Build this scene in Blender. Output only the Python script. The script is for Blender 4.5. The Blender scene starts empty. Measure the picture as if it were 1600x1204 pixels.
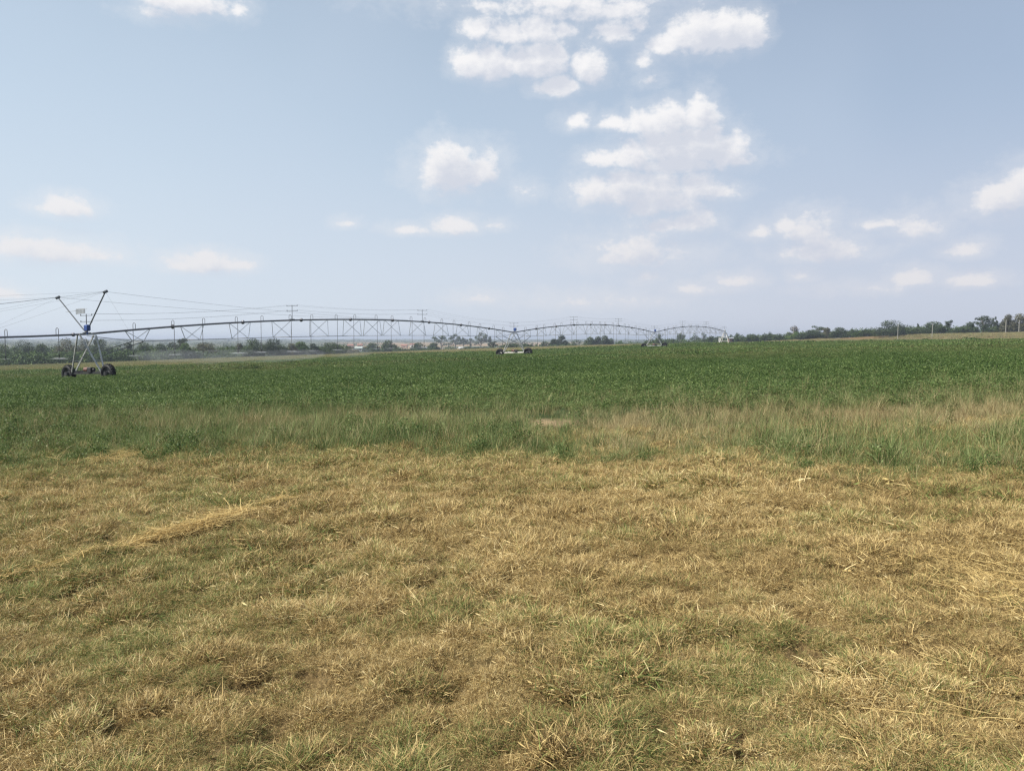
import bpy, math, random
import numpy as np
from mathutils import Vector

# ------------------------------------------------------------------ camera, world, sun, exposure
SC = bpy.context.scene
COL = SC.collection
F = 1200.0                                   # focal length in pixels of a 1600 px wide frame
PITCH = math.radians(3.43)
cam_d = bpy.data.cameras.new('camera')
cam_d.sensor_width = 36.0
cam_d.lens = 27.0
cam_d.clip_start = 0.05
cam_d.clip_end = 30000
cam = bpy.data.objects.new('camera', cam_d)
COL.objects.link(cam)
cam.location = (0, 0, 0)
cam.rotation_euler = (math.pi / 2 - PITCH, 0, 0)
SC.camera = cam

SUN_AZ = math.radians(-104)                  # from straight ahead (+Y), clockwise; the sun stands to the left, a little behind
SUN_EL = math.radians(46)
SUN_DIR = Vector((math.sin(SUN_AZ) * math.cos(SUN_EL), math.cos(SUN_AZ) * math.cos(SUN_EL), math.sin(SUN_EL)))
sun_d = bpy.data.lights.new('sun', 'SUN')
sun_d.energy = 5.0
sun_d.angle = math.radians(0.5)
sun_d.color = (1.0, 0.95, 0.86)
sun = bpy.data.objects.new('sun', sun_d)
COL.objects.link(sun)
sun.rotation_euler = SUN_DIR.to_track_quat('Z', 'Y').to_euler()

SC.view_settings.view_transform = 'Standard'
SC.view_settings.look = 'None'
SC.view_settings.exposure = 0.65
SC.view_settings.gamma = 1.0
SC.view_settings.use_curve_mapping = False
SC.render.film_transparent = False
cy = SC.cycles
cy.max_bounces = 6
cy.diffuse_bounces = 3
cy.glossy_bounces = 2
cy.transmission_bounces = 4
cy.transparent_max_bounces = 12
cy.volume_bounces = 0
cy.use_denoising = True
cy.denoiser = 'OPENIMAGEDENOISE'
cy.denoising_input_passes = 'RGB_ALBEDO_NORMAL'
cy.denoising_prefilter = 'NONE'
cy.use_adaptive_sampling = False
cy.sample_clamp_indirect = 6.0
cy.pixel_filter_type = 'BLACKMAN_HARRIS'
cy.filter_width = 1.35


def pix_dir(px, py):
    """direction of a pixel of the photograph (1600 x 1204) in the world"""
    x = (px - 800.0) / F
    v = -(py - 602.0) / F
    c, s = math.cos(PITCH), math.sin(PITCH)
    return Vector((x, c + v * s, v * c - s))


def azel(px, py):
    d = pix_dir(px, py).normalized()
    return math.atan2(d.x, d.y), math.asin(d.z)


class NT:
    """small helper around a node tree"""
    def __init__(self, t):
        self.t = t

    def n(self, kind, **kw):
        nd = self.t.nodes.new(kind)
        for k, v in kw.items():
            setattr(nd, k, v)
        return nd

    def link(self, a, b):
        self.t.links.new(a, b)

    def put(self, sock, v):
        if hasattr(v, 'is_linked') or isinstance(v, bpy.types.NodeSocket):
            self.t.links.new(v, sock)
        else:
            sock.default_value = v

    def math(self, op, a, b=None, c=None, clamp=False):
        nd = self.n('ShaderNodeMath', operation=op, use_clamp=clamp)
        self.put(nd.inputs[0], a)
        if b is not None:
            self.put(nd.inputs[1], b)
        if c is not None:
            self.put(nd.inputs[2], c)
        return nd.outputs[0]

    def vmath(self, op, a, b=None, c=None):
        nd = self.n('ShaderNodeVectorMath', operation=op)
        self.put(nd.inputs[0], a)
        if b is not None:
            self.put(nd.inputs[1], b)
        if c is not None:
            self.put(nd.inputs[2], c)
        return nd.outputs['Value'] if op in ('LENGTH', 'DOT_PRODUCT', 'DISTANCE') else nd.outputs['Vector']

    def mix(self, f, a, b, blend='MIX'):
        nd = self.n('ShaderNodeMix', data_type='RGBA', blend_type=blend)
        self.put(nd.inputs[0], f)
        self.put(nd.inputs[6], a)
        self.put(nd.inputs[7], b)
        return nd.outputs[2]

    def smooth(self, v, a, b, lo=0.0, hi=1.0):
        nd = self.n('ShaderNodeMapRange', interpolation_type='SMOOTHSTEP')
        self.put(nd.inputs['Value'], v)
        self.put(nd.inputs['From Min'], a)
        self.put(nd.inputs['From Max'], b)
        self.put(nd.inputs['To Min'], lo)
        self.put(nd.inputs['To Max'], hi)
        return nd.outputs['Result']

    def noise(self, vec, scale, detail=4, rough=0.55, dist=0.0, dims='3D'):
        nd = self.n('ShaderNodeTexNoise', noise_dimensions=dims)
        if vec is not None:
            self.put(nd.inputs['Vector'], vec)
        nd.inputs['Scale'].default_value = scale
        nd.inputs['Detail'].default_value = detail
        nd.inputs['Roughness'].default_value = rough
        nd.inputs['Distortion'].default_value = dist
        return nd.outputs['Fac']

    def ramp(self, f, stops):
        nd = self.n('ShaderNodeValToRGB')
        el = nd.color_ramp.elements
        while len(el) < len(stops):
            el.new(0.5)
        for e, (p, c) in zip(el, stops):
            e.position = p
            e.color = (*c, 1)
        self.put(nd.inputs[0], f)
        return nd.outputs['Color']


# clouds: (x, y, half width, half height, weight) in the photograph's pixels, turned into azimuth / elevation
CLOUDS = [
    (285, -4, 84, 24, 1.1), (372, 14, 22, 14, .5), (250, 20, 40, 10, .4),
    (890, 0, 190, 24, .55), (935, 12, 100, 22, .6), (770, 6, 60, 11, .45), (860, 14, 40, 14, .6), (985, 8, 40, 14, .55),
    (745, 42, 30, 17, .9), (790, 50, 40, 19, .95), (840, 46, 42, 23, .95), (882, 46, 26, 14, .75),
    (734, 96, 34, 23, 1.05), (768, 96, 38, 29, 1.1), (808, 92, 32, 21, .95), (848, 92, 44, 31, 1.1), (872, 84, 22, 20, .9),
    (920, 104, 30, 27, 1.1), (904, 98, 16, 16, .9), (868, 133, 40, 16, 1.1), (850, 136, 22, 10, .9), (895, 134, 18, 10, .9),
    (962, 48, 38, 18, .85), (998, 38, 22, 13, .6),
    (1040, 66, 40, 17, .85), (1085, 52, 54, 32, 1.05), (1130, 46, 48, 35, 1.1), (1172, 45, 32, 29, 1.05), (1095, 36, 34, 22, 1.0),
    (1007, 88, 18, 17, .55), (1016, 122, 16, 9, .3), (1092, 150, 14, 12, .4),
    (958, 190, 30, 12, .75), (1002, 190, 44, 18, .85), (1046, 183, 48, 24, .95), (1092, 180, 36, 26, 1.0), (1040, 196, 70, 12, .7),
    (945, 246, 38, 15, .7), (990, 240, 48, 25, .85), (1040, 222, 58, 37, 1.0), (1090, 224, 56, 40, 1.05), (1135, 234, 40, 30, .95), (1060, 252, 95, 20, .75), (1150, 248, 26, 14, .7),
    (930, 298, 44, 22, .9), (975, 291, 48, 30, 1.0), (1030, 300, 64, 30, .9), (1090, 290, 48, 24, .85), (1125, 298, 34, 12, .6), (1008, 322, 38, 18, .85), (1060, 316, 55, 16, .6),
    (1035, 350, 46, 11, .7), (1080, 345, 44, 18, .9), (1000, 394, 84, 22, .62), (1004, 380, 32, 17, .9), (958, 404, 32, 11, .85), (1010, 431, 28, 11, .6),
    (706, 264, 62, 34, 1.05), (692, 262, 42, 38, 1.1), (750, 264, 38, 20, .9), (768, 242, 22, 13, .45),
    (710, 352, 42, 13, .95), (640, 358, 32, 7, .6), (542, 348, 18, 6, .5), (765, 352, 20, 6, .4),
    (105, 322, 50, 16, 1.0), (80, 324, 34, 8, .7), (85, 391, 104, 18, .85), (35, 384, 52, 18, 1.0), (150, 398, 34, 9, .7),
    (325, 410, 68, 15, 1.0), (322, 404, 34, 15, 1.0), (288, 414, 32, 11, .9), (372, 413, 30, 7, .8),
    (900, 187, 25, 13, .6), (1262, 355, 58, 21, .72), (1232, 353, 30, 14, .8), (1190, 364, 24, 9, .5),
    (1288, 388, 74, 18, 1.0), (1280, 384, 48, 16, 1.0),
    (1436, 354, 42, 18, .6), (1376, 350, 50, 6, .4), (1512, 388, 36, 11, .7), (1426, 433, 40, 13, .8),
    (1520, 437, 50, 11, .95), (1566, 308, 64, 26, .9), (1605, 292, 50, 34, 1.1),
    (1150, 438, 36, 9, .6), (1256, 430, 20, 8, .5), (1090, 452, 50, 7, .45), (925, 470, 90, 8, .35),
    (745, 466, 36, 7, .45), (5, 456, 38, 9, .7), (1360, 450, 60, 6, .3), (820, 298, 20, 9, .35),
]


def make_world():
    w = bpy.data.worlds.new('World')
    SC.world = w
    w.use_nodes = True
    w.cycles.sampling_method = 'MANUAL'
    w.cycles.sample_map_resolution = 512
    t = w.node_tree
    t.nodes.clear()
    N = NT(t)
    # the field of cloud puffs as a function of direction
    g = bpy.data.node_groups.new('cloud_field', 'ShaderNodeTree')
    g.interface.new_socket('P', in_out='INPUT', socket_type='NodeSocketVector')
    g.interface.new_socket('Field', in_out='OUTPUT', socket_type='NodeSocketFloat')
    G = NT(g)
    gi, go = G.n('NodeGroupInput'), G.n('NodeGroupOutput')
    P = gi.outputs[0]
    acc = None
    for (px, py, hw, hh, wt) in CLOUDS:
        hh *= 1.62
        hw *= 1.10
        a, e = azel(px, py)
        a2, _ = azel(px + hw, py)
        _, e2 = azel(px, py - hh)
        ra, re = max(a2 - a, 1e-3), max(e2 - e, 1e-3)
        q = G.vmath('MULTIPLY_ADD', P, (1 / ra, 1 / re, 0), (-a / ra, -e / re + .16, 0))
        q = G.vmath('MAXIMUM', q, G.vmath('MULTIPLY', q, (-1, -1.6, 0)))      # flatter below than above
        d = G.vmath('LENGTH', q)
        f = G.math('MULTIPLY_ADD', d, -wt, wt)
        acc = f if acc is None else G.math('MAXIMUM', acc, f)
    n1 = G.noise(G.vmath('MULTIPLY', P, (1, 1.25, 1)), 38, 8, 0.60, 0.2)
    n2 = G.noise(G.vmath('MULTIPLY', P, (1, 1.5, 1)), 120, 4, 0.6, 0.0)
    f = G.math('ADD', acc, G.math('MULTIPLY_ADD', n1, 1.30, -.56))
    f = G.math('ADD', f, G.math('MULTIPLY_ADD', n2, 0.45, -0.22))
    G.link(f, go.inputs[0])

    tc = N.n('ShaderNodeTexCoord')
    sx = N.n('ShaderNodeSeparateXYZ')
    N.link(tc.outputs['Generated'], sx.inputs[0])
    az = N.math('ARCTAN2', sx.outputs['X'], sx.outputs['Y'])
    el = N.math('ARCSINE', sx.outputs['Z'])
    cx = N.n('ShaderNodeCombineXYZ')
    N.link(az, cx.inputs[0])
    N.link(el, cx.inputs[1])
    P = cx.outputs[0]

    def field(off):
        nd = N.n('ShaderNodeGroup')
        nd.node_tree = g
        N.link(N.vmath('ADD', P, off), nd.inputs[0])
        return nd.outputs[0]
    f0 = field((0, 0, 0))
    f1 = field((-0.012, 0.02, 0))            # a little towards the sun: thin there means the near edge is lit
    alpha = N.smooth(f0, 0.0, 0.66)
    # low clouds stand behind more air
    fade = N.smooth(el, 0.02, 0.28, 0.66, 0.97)
    veil = N.smooth(f0, -0.55, 0.35, 0.0, 0.22)
    alpha = N.math('MAXIMUM', N.math('MULTIPLY', alpha, fade), veil)
    lit = N.smooth(f1, 0.85, -0.1)
    ccol = N.mix(lit, (6.25, 6.5, 7.2, 1), (8.7, 8.6, 8.65, 1))
    ccol = N.mix(N.smooth(el, 0.30, 0.02), ccol, N.mix(lit, (5.9, 6.1, 6.9, 1), (8.1, 7.7, 7.6, 1)))

    sky = N.n('ShaderNodeTexSky')
    sky.sky_type = 'NISHITA'
    sky.sun_disc = False
    sky.sun_elevation = SUN_EL
    sky.sun_rotation = SUN_AZ
    sky.altitude = 1400
    sky.air_density = 1.0
    sky.dust_density = 3.0
    sky.ozone_density = 1.0
    # summer haze: the blue is veiled by pale air, most towards the horizon and towards the sun
    hz = N.smooth(el, 0.55, 0.0, 0.55, 0.93)
    side = N.smooth(az, 0.65, -0.65)
    pale = N.mix(side, (4.35, 5.3, 6.7, 1), (6.0, 7.2, 8.3, 1))
    low = N.mix(side, (5.65, 5.95, 7.0, 1), (6.7, 7.4, 8.15, 1))
    pale = N.mix(N.smooth(el, 0.30, 0.0), pale, low)
    patch = N.noise(P, 3.0, 2, 0.5)
    col = N.mix(hz, sky.outputs[0], pale)
    col = N.mix(N.smooth(patch, 0.35, 0.7, 0.0, 0.22), col, (5.3, 6.1, 7.3, 1))
    col = N.mix(alpha, col, ccol)
    bg = N.n('ShaderNodeBackground')
    bg.inputs['Strength'].default_value = 0.07
    N.link(col, bg.inputs['Color'])
    out = N.n('ShaderNodeOutputWorld')
    N.link(bg.outputs[0], out.inputs['Surface'])


make_world()

# ------------------------------------------------------------------ helpers
rng = np.random.default_rng(11)
RND = random.Random(5)


def tag(o, label=None, cat=None, group=None, kind=None):
    if label:
        o['label'] = label
    if cat:
        o['category'] = cat
    if group:
        o['group'] = group
    if kind:
        o['kind'] = kind
    return o


def link_mesh(name, me, mats, parent=None):
    o = bpy.data.objects.new(name, me)
    COL.objects.link(o)
    for m in (mats if isinstance(mats, (list, tuple)) else [mats]):
        me.materials.append(m)
    if parent is not None:
        o.parent = parent
    return o


def empty(name, loc, rz=0.0):
    o = bpy.data.objects.new(name, None)
    COL.objects.link(o)
    o.location = loc
    o.rotation_euler = (0, 0, rz)
    o.empty_display_size = 0.3
    return o


def np_mesh(name, verts, faces, attrs=None, smooth=False, mat_idx=None):
    """verts (n,3); faces (m,k) of constant size, or a list; attrs: {name: (n,4) colours}"""
    me = bpy.data.meshes.new(name)
    verts = np.asarray(verts, dtype=np.float32)
    if isinstance(faces, np.ndarray):
        m, k = faces.shape
        me.vertices.add(len(verts))
        me.vertices.foreach_set('co', verts.ravel())
        me.loops.add(m * k)
        me.loops.foreach_set('vertex_index', faces.astype(np.int32).ravel())
        me.polygons.add(m)
        me.polygons.foreach_set('loop_start', np.arange(0, m * k, k, dtype=np.int32))
        me.update(calc_edges=True)
    else:
        me.from_pydata(verts.tolist(), [], faces)
        me.update()
    if attrs:
        for nm, arr in attrs.items():
            a = me.color_attributes.new(nm, 'FLOAT_COLOR', 'POINT')
            a.data.foreach_set('color', np.asarray(arr, dtype=np.float32).ravel())
    if smooth:
        me.polygons.foreach_set('use_smooth', np.ones(len(me.polygons), dtype=bool))
    if mat_idx is not None:
        me.polygons.foreach_set('material_index', np.asarray(mat_idx, dtype=np.int32))
    return me


class MB:
    """collects simple solids into one mesh"""
    def __init__(self):
        self.v, self.f, self.m = [], [], []
        self.slot = 0

    def _add(self, vs, fs):
        b = len(self.v)
        self.v.extend([tuple(p) for p in vs])
        for f in fs:
            self.f.append(tuple(b + i for i in f))
            self.m.append(self.slot)

    def tube(self, pts, r, n=6, cap=True):
        pts = [Vector(p) for p in pts]
        rs = r if isinstance(r, (list, tuple)) else [r] * len(pts)
        rings = []
        t0 = (pts[1] - pts[0]).normalized()
        ref = Vector((0, 0, 1)) if abs(t0.z) < 0.9 else Vector((0, 1, 0))
        for i, p in enumerate(pts):
            if i == 0:
                t = pts[1] - pts[0]
            elif i == len(pts) - 1:
                t = pts[-1] - pts[-2]
            else:
                t = (pts[i + 1] - pts[i]).normalized() + (pts[i] - pts[i - 1]).normalized()
            if t.length < 1e-9:
                t = t0
            t.normalize()
            a = ref - t * ref.dot(t)
            if a.length < 1e-4:
                a = t.orthogonal()
            a.normalize()
            ref = a
            b = t.cross(a)
            rings.append([p + (a * math.cos(2 * math.pi * k / n) + b * math.sin(2 * math.pi * k / n)) * rs[i] for k in range(n)])
        vs = [p for rg in rings for p in rg]
        fs = []
        for i in range(len(pts) - 1):
            for k in range(n):
                fs.append((i * n + k, i * n + (k + 1) % n, (i + 1) * n + (k + 1) % n, (i + 1) * n + k))
        if cap:
            fs.append(tuple(range(n - 1, -1, -1)))
            fs.append(tuple((len(pts) - 1) * n + k for k in range(n)))
        self._add(vs, fs)

    def bar(self, a, b, w, h):
        """a bar of rectangular section from a to b"""
        a, b = Vector(a), Vector(b)
        t = (b - a).normalized()
        s = t.cross(Vector((0, 0, 1)))
        if s.length < 1e-4:
            s = Vector((1, 0, 0))
        s.normalize()
        u = s.cross(t)
        vs = []
        for p in (a, b):
            for (i, j) in ((-1, -1), (1, -1), (1, 1), (-1, 1)):
                vs.append(p + s * (i * w / 2) + u * (j * h / 2))
        self._add(vs, [(3, 2, 1, 0), (4, 5, 6, 7), (0, 1, 5, 4), (1, 2, 6, 5), (2, 3, 7, 6), (3, 0, 4, 7)])

    def box(self, c, s, ax=Vector((1, 0, 0)), bev=0.0):
        c = Vector(c)
        ax = Vector(ax).normalized()
        ay = Vector((0, 0, 1)).cross(ax).normalized()
        az = Vector((0, 0, 1))
        x, y, z = s[0] / 2, s[1] / 2, s[2] / 2
        if bev <= 0:
            vs = [c + ax * (i * x) + ay * (j * y) + az * (k * z) for k in (-1, 1) for (i, j) in ((-1, -1), (1, -1), (1, 1), (-1, 1))]
            self._add(vs, [(3, 2, 1, 0), (4, 5, 6, 7), (0, 1, 5, 4), (1, 2, 6, 5), (2, 3, 7, 6), (3, 0, 4, 7)])
        else:
            prof = [(-z, bev), (-z + bev, 0), (z - bev, 0), (z, bev)]
            vs = []
            for (zz, ins) in prof:
                for (i, j) in ((-1, -1), (1, -1), (1, 1), (-1, 1)):
                    vs.append(c + ax * (i * (x - ins)) + ay * (j * (y - ins)) + az * zz)
            fs = [(3, 2, 1, 0), (12, 13, 14, 15)]
            for r in range(3):
                for k in range(4):
                    fs.append((r * 4 + k, r * 4 + (k + 1) % 4, r * 4 + 4 + (k + 1) % 4, r * 4 + 4 + k))
            self._add(vs, fs)

    def lathe(self, c, axis, prof, n=20):
        """prof: (distance along axis, radius)"""
        c, axis = Vector(c), Vector(axis).normalized()
        a = axis.orthogonal().normalized()
        b = axis.cross(a)
        vs = []
        for (d, r) in prof:
            for k in range(n):
                th = 2 * math.pi * k / n
                vs.append(c + axis * d + (a * math.cos(th) + b * math.sin(th)) * r)
        fs = []
        for i in range(len(prof) - 1):
            for k in range(n):
                fs.append((i * n + k, i * n + (k + 1) % n, (i + 1) * n + (k + 1) % n, (i + 1) * n + k))
        self._add(vs, fs)

    def poly(self, vs, fs):
        self._add(vs, fs)

    def build(self, name, mats, parent=None, origin=None, smooth=False):
        o = Vector(origin) if origin is not None else Vector((0, 0, 0))
        me = bpy.data.meshes.new(name)
        me.from_pydata([tuple(Vector(p) - o) for p in self.v], [], self.f)
        me.polygons.foreach_set('material_index', np.array(self.m, dtype=np.int32))
        if smooth:
            me.polygons.foreach_set('use_smooth', np.ones(len(me.polygons), dtype=bool))
        me.update()
        return link_mesh(name, me, mats, parent)


# ------------------------------------------------------------------ noise and the lie of the land (numpy)
def vnoise(x, y, seed=0):
    x = np.asarray(x, dtype=np.float64)
    y = np.asarray(y, dtype=np.float64)
    xi, yi = np.floor(x), np.floor(y)
    fx, fy = x - xi, y - yi
    fx, fy = fx * fx * (3 - 2 * fx), fy * fy * (3 - 2 * fy)

    def h(a, b):
        s = np.sin(a * 127.1 + b * 311.7 + seed * 74.7) * 43758.5453
        return s - np.floor(s)
    return (h(xi, yi) * (1 - fx) + h(xi + 1, yi) * fx) * (1 - fy) + (h(xi, yi + 1) * (1 - fx) + h(xi + 1, yi + 1) * fx) * fy


def fbm(x, y, sc, octv=4, seed=0):
    a, tot, out = 1.0, 0.0, 0.0
    for i in range(octv):
        out = out + a * vnoise(x * sc, y * sc, seed + i * 13)
        tot += a
        a *= 0.5
        sc *= 2.03
    return out / tot


def sstep(v, a, b):
    t = np.clip((v - a) / (b - a), 0, 1)
    return t * t * (3 - 2 * t)


PIV = (56.2, 203.0)                           # the pivot point in plan
R_CROP = 190.0


def land(x, y):
    """height of the ground without the small lumps; the eye is at 0"""
    x = np.asarray(x, dtype=np.float64)
    y = np.asarray(y, dtype=np.float64)
    gx = 0.031 * np.minimum(x, 40) + 0.031 * 0 + np.where(x > 40, 0.0085 * (x - 40) + 0.0225 * 25 * (1 - np.exp(-(np.maximum(x, 40) - 40) / 25)), 0)
    gx = np.maximum(gx, -9 + 0 * x) 
    z = -1.6 + gx - 0.0077 * np.maximum(y, -60)
    r = np.hypot(x - PIV[0], y - PIV[1])
    u = x / np.maximum(y, 1)
    wr = sstep(u, 0.25, 0.52) * (y > 60)
    z = z + wr * 3.3 * sstep(r - R_CROP, -14, 6)
    d = np.hypot(x, y)
    far = np.interp(d, [0, 500, 650, 900, 1400, 2400, 3600, 4300, 9000],
                    [-12, -12, -12.6, -12.2, -9.5, -6.0, -1.0, 1.2, -60])
    far = far + 2.2 * (fbm(x, y, 1 / 700.0, 3, 5) - .5) * sstep(d, 600, 1500) + 5.0 * (fbm(x, y, 1 / 1500.0, 3, 9) - .5) * sstep(d, 2200, 4000)
    k = sstep(d, 400, 640)
    return z * (1 - k) + far * k


def pits(x, y):        # hollows added to the turf to hold dark pockets of shade
    return sstep(fbm(x, y * 1.2, 3.4, 3, 41), .62, .72)


def micro(x, y):
    d = np.hypot(x, y)
    return (-0.045 * pits(x, y) + 0.11 * (fbm(x, y, 1.3, 3, 3) - .5) + 0.085 * (fbm(x, y, 4.2, 2, 8) - .5)) * (1 - sstep(d, 14, 28))


def gz(x, y):
    return land(x, y) + micro(x, y)


def gzf(x, y):
    return float(gz(np.array([x]), np.array([y]))[0])


def at(px, depth):
    """plan position of a photograph column at a depth along the view"""
    return (px - 800.0) / F * depth, depth


def ground_hit(px, py):
    d = pix_dir(px, py)
    t = 1.0
    for _ in range(4000):
        p = d * t
        if p.z < gzf(p.x, p.y):
            break
        t *= 1.004
    return p.x, p.y


# ------------------------------------------------------------------ materials
def new_mat(name):
    m = bpy.data.materials.new(name)
    m.use_nodes = True
    m.node_tree.nodes.clear()
    N = NT(m.node_tree)
    out = N.n('ShaderNodeOutputMaterial')
    return m, N, out


def solid(name, col, rough=0.6, metal=0.0, var=0.15, scale=4.0, col2=None, spec=0.4):
    """paint or metal with a little uneven wear"""
    m, N, out = new_mat(name)
    tc = N.n('ShaderNodeTexCoord')
    f = N.noise(tc.outputs['Object'], scale, 5, 0.65)
    c2 = col2 or tuple(c * (1 - var) for c in col)
    c = N.mix(N.smooth(f, 0.35, 0.68), (*col, 1), (*c2, 1))
    p = N.n('ShaderNodeBsdfPrincipled')
    N.link(c, p.inputs['Base Color'])
    p.inputs['Metallic'].default_value = metal
    p.inputs['Specular IOR Level'].default_value = spec
    N.link(N.math('MULTIPLY_ADD', f, 0.25, rough - 0.12), p.inputs['Roughness'])
    N.link(p.outputs[0], out.inputs[0])
    return m


def plant_mat(name, dry_stops, green_stops, trans=0.35, rough=0.7):
    """leaf or blade: 'blade' (r, g random per blade) on the mesh, 'green' (0..1) and 'tone' per clump"""
    m, N, out = new_mat(name)
    a = N.n('ShaderNodeAttribute', attribute_name='blade', attribute_type='GEOMETRY')
    s = N.n('ShaderNodeSeparateColor')
    N.link(a.outputs['Color'], s.inputs[0])
    g = N.n('ShaderNodeAttribute', attribute_name='green', attribute_type='INSTANCER')
    tn = N.n('ShaderNodeAttribute', attribute_name='tone', attribute_type='INSTANCER')
    r = N.math('ADD', s.outputs[0], N.math('MULTIPLY_ADD', tn.outputs['Fac'], 0.5, -0.25), clamp=True)
    dry = N.ramp(r, dry_stops)
    grn = N.ramp(r, green_stops)
    isg = N.smooth(N.math('SUBTRACT', g.outputs['Fac'], s.outputs[1]), -0.06, 0.06)
    c = N.mix(isg, dry, grn)
    d = N.n('ShaderNodeBsdfPrincipled')
    d.inputs['Roughness'].default_value = rough
    d.inputs['Specular IOR Level'].default_value = 0.25
    N.link(c, d.inputs['Base Color'])
    t = N.n('ShaderNodeBsdfTranslucent')
    N.link(c, t.inputs['Color'])
    mx = N.n('ShaderNodeMixShader')
    mx.inputs[0].default_value = trans
    N.link(d.outputs[0], mx.inputs[1])
    N.link(t.outputs[0], mx.inputs[2])
    N.link(mx.outputs[0], out.inputs[0])
    return m


DRY = [(0.0, (.13, .085, .034)), (0.3, (.28, .19, .076)), (0.6, (.45, .325, .133)), (0.85, (.62, .475, .21)), (1.0, (.73, .60, .32))]
GRN = [(0.0, (.068, .100, .026)), (0.4, (.125, .178, .044)), (0.75, (.205, .255, .070)), (1.0, (.33, .33, .12))]
M_DRY = plant_mat('dry_grass', DRY, GRN, 0.14)
M_TALL = plant_mat('tall_grass',
                   [(0.0, (.17, .13, .06)), (0.4, (.30, .24, .115)), (0.8, (.42, .34, .17)), (1.0, (.52, .44, .25))],
                   [(0.0, (.050, .082, .024)), (0.4, (.098, .150, .040)), (0.75, (.170, .225, .070)), (1.0, (.29, .32, .14))], 0.22)
M_ALF = plant_mat('alfalfa',
                  [(0.0, (.09, .10, .035)), (1.0, (.22, .21, .085))],
                  [(0.0, (.038, .072, .017)), (0.45, (.072, .125, .031)), (0.8, (.124, .182, .049)), (1.0, (.23, .285, .105))], 0.32, 0.55)
M_STRAW = plant_mat('straw_stalks',
                    [(0.0, (.32, .22, .085)), (0.4, (.55, .40, .155)), (0.8, (.70, .55, .245)), (1.0, (.76, .63, .34))],
                    [(0.0, (.15, .15, .06)), (1.0, (.25, .24, .10))], 0.2)


def ground_mat():
    m, N, out = new_mat('ground')
    tc = N.n('ShaderNodeTexCoord')
    P = tc.outputs['Object']
    a = N.n('ShaderNodeAttribute', attribute_name='zone', attribute_type='GEOMETRY')
    s = N.n('ShaderNodeSeparateColor')
    N.link(a.outputs['Color'], s.inputs[0])
    n1 = N.noise(P, 9.0, 6, 0.7)
    n2 = N.noise(P, 0.9, 5, 0.6)
    n3 = N.noise(P, 0.05, 6, 0.62)
    n4 = N.noise(P, 55.0, 3, 0.6)
    thatch = N.ramp(N.math('MULTIPLY_ADD', n4, 0.5, N.math('MULTIPLY', n1, 0.55)),
                    [(0.3, (.034, .023, .011)), (0.5, (.115, .078, .034)), (0.68, (.26, .185, .085)), (0.85, (.40, .305, .155))])
    thatch = N.mix(N.smooth(n2, 0.5, 0.75), thatch, N.mix(0.35, thatch, (.09, .085, .035, 1)))
    crop = N.ramp(n1, [(0.3, (.020, .030, .012)), (0.7, (.050, .075, .024))])
    earth = N.ramp(n2, [(0.3, (.20, .135, .078)), (0.7, (.34, .24, .145))])
    veld = N.ramp(n3, [(0.32, (.055, .070, .035)), (0.5, (.105, .110, .055)), (0.62, (.19, .165, .085)), (0.75, (.27, .20, .12))])
    bush = N.smooth(N.noise(P, 0.02, 6, 0.7), 0.40, 0.55)
    veld = N.mix(bush, veld, (.050, .062, .032, 1))
    c = N.mix(s.outputs[0], veld, thatch)
    c = N.mix(s.outputs[1], c, crop)
    c = N.mix(s.outputs[2], c, earth)
    p = N.n('ShaderNodeBsdfPrincipled')
    p.inputs['Roughness'].default_value = 0.95
    p.inputs['Specular IOR Level'].default_value = 0.1
    N.link(c, p.inputs['Base Color'])
    b = N.n('ShaderNodeBump')
    b.inputs['Strength'].default_value = 0.6
    b.inputs['Distance'].default_value = 0.03
    N.link(N.math('ADD', n1, n4), b.inputs['Height'])
    N.link(b.outputs[0], p.inputs['Normal'])
    N.link(p.outputs[0], out.inputs[0])
    return m


# ------------------------------------------------------------------ zones
def edge_tall(u):      # depth at which the mown dry grass gives way to the tall grass
    return np.interp(u, [-.75, -.667, -.4, -.17, .0, .17, .33, .5, .667, .8], [10.8, 10.9, 11.0, 10.7, 9.8, 9.2, 8.6, 7.9, 7.3, 7.0])


def edge_crop(u):      # depth at which the crop begins
    return np.interp(u, [-.8, -.667, -.4, -.17, .0, .1, .33, .5, .667, .8], [19.0, 18.4, 17.4, 16.6, 16.0, 16.2, 16.8, 16.4, 16.2, 16.2])


def zone_tall(x, y):
    u = x / np.maximum(y, .5)
    e = edge_tall(u) + 2.4 * (fbm(x, y, .55, 3, 21) - .5)
    return sstep(y, e - 1.0, e + 1.1)


def crop_cut(u):       # depth of the far edge of the crop along each line of sight
    return np.interp(u, [-.8, -.667, -.525, -.4, -.3, -.167, -.083, 0, .117, .167, .25, .30, .34], [85, 92, 92, 105, 124, 168, 166, 155, 190, 208, 270, 330, 480])


def zone_crop(x, y):
    u = x / np.maximum(y, .5)
    e = edge_crop(u) + 7.5 * (fbm(x, y, .22, 4, 31) - .5)
    r = np.hypot(x - PIV[0], y - PIV[1]) + 5 * (fbm(x, y, .12, 2, 4) - .5)
    c = crop_cut(u) * (1 + .05 * (fbm(x, y, .08, 2, 6) - .5))
    return sstep(y, e - 2.6, e + 3.6) * (1 - sstep(r * (y > 100) + 16 * sstep(u, .27, .38), R_CROP + 2, R_CROP + 4)) * (1 - sstep(y, c, c * 1.015 + 1))


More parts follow.
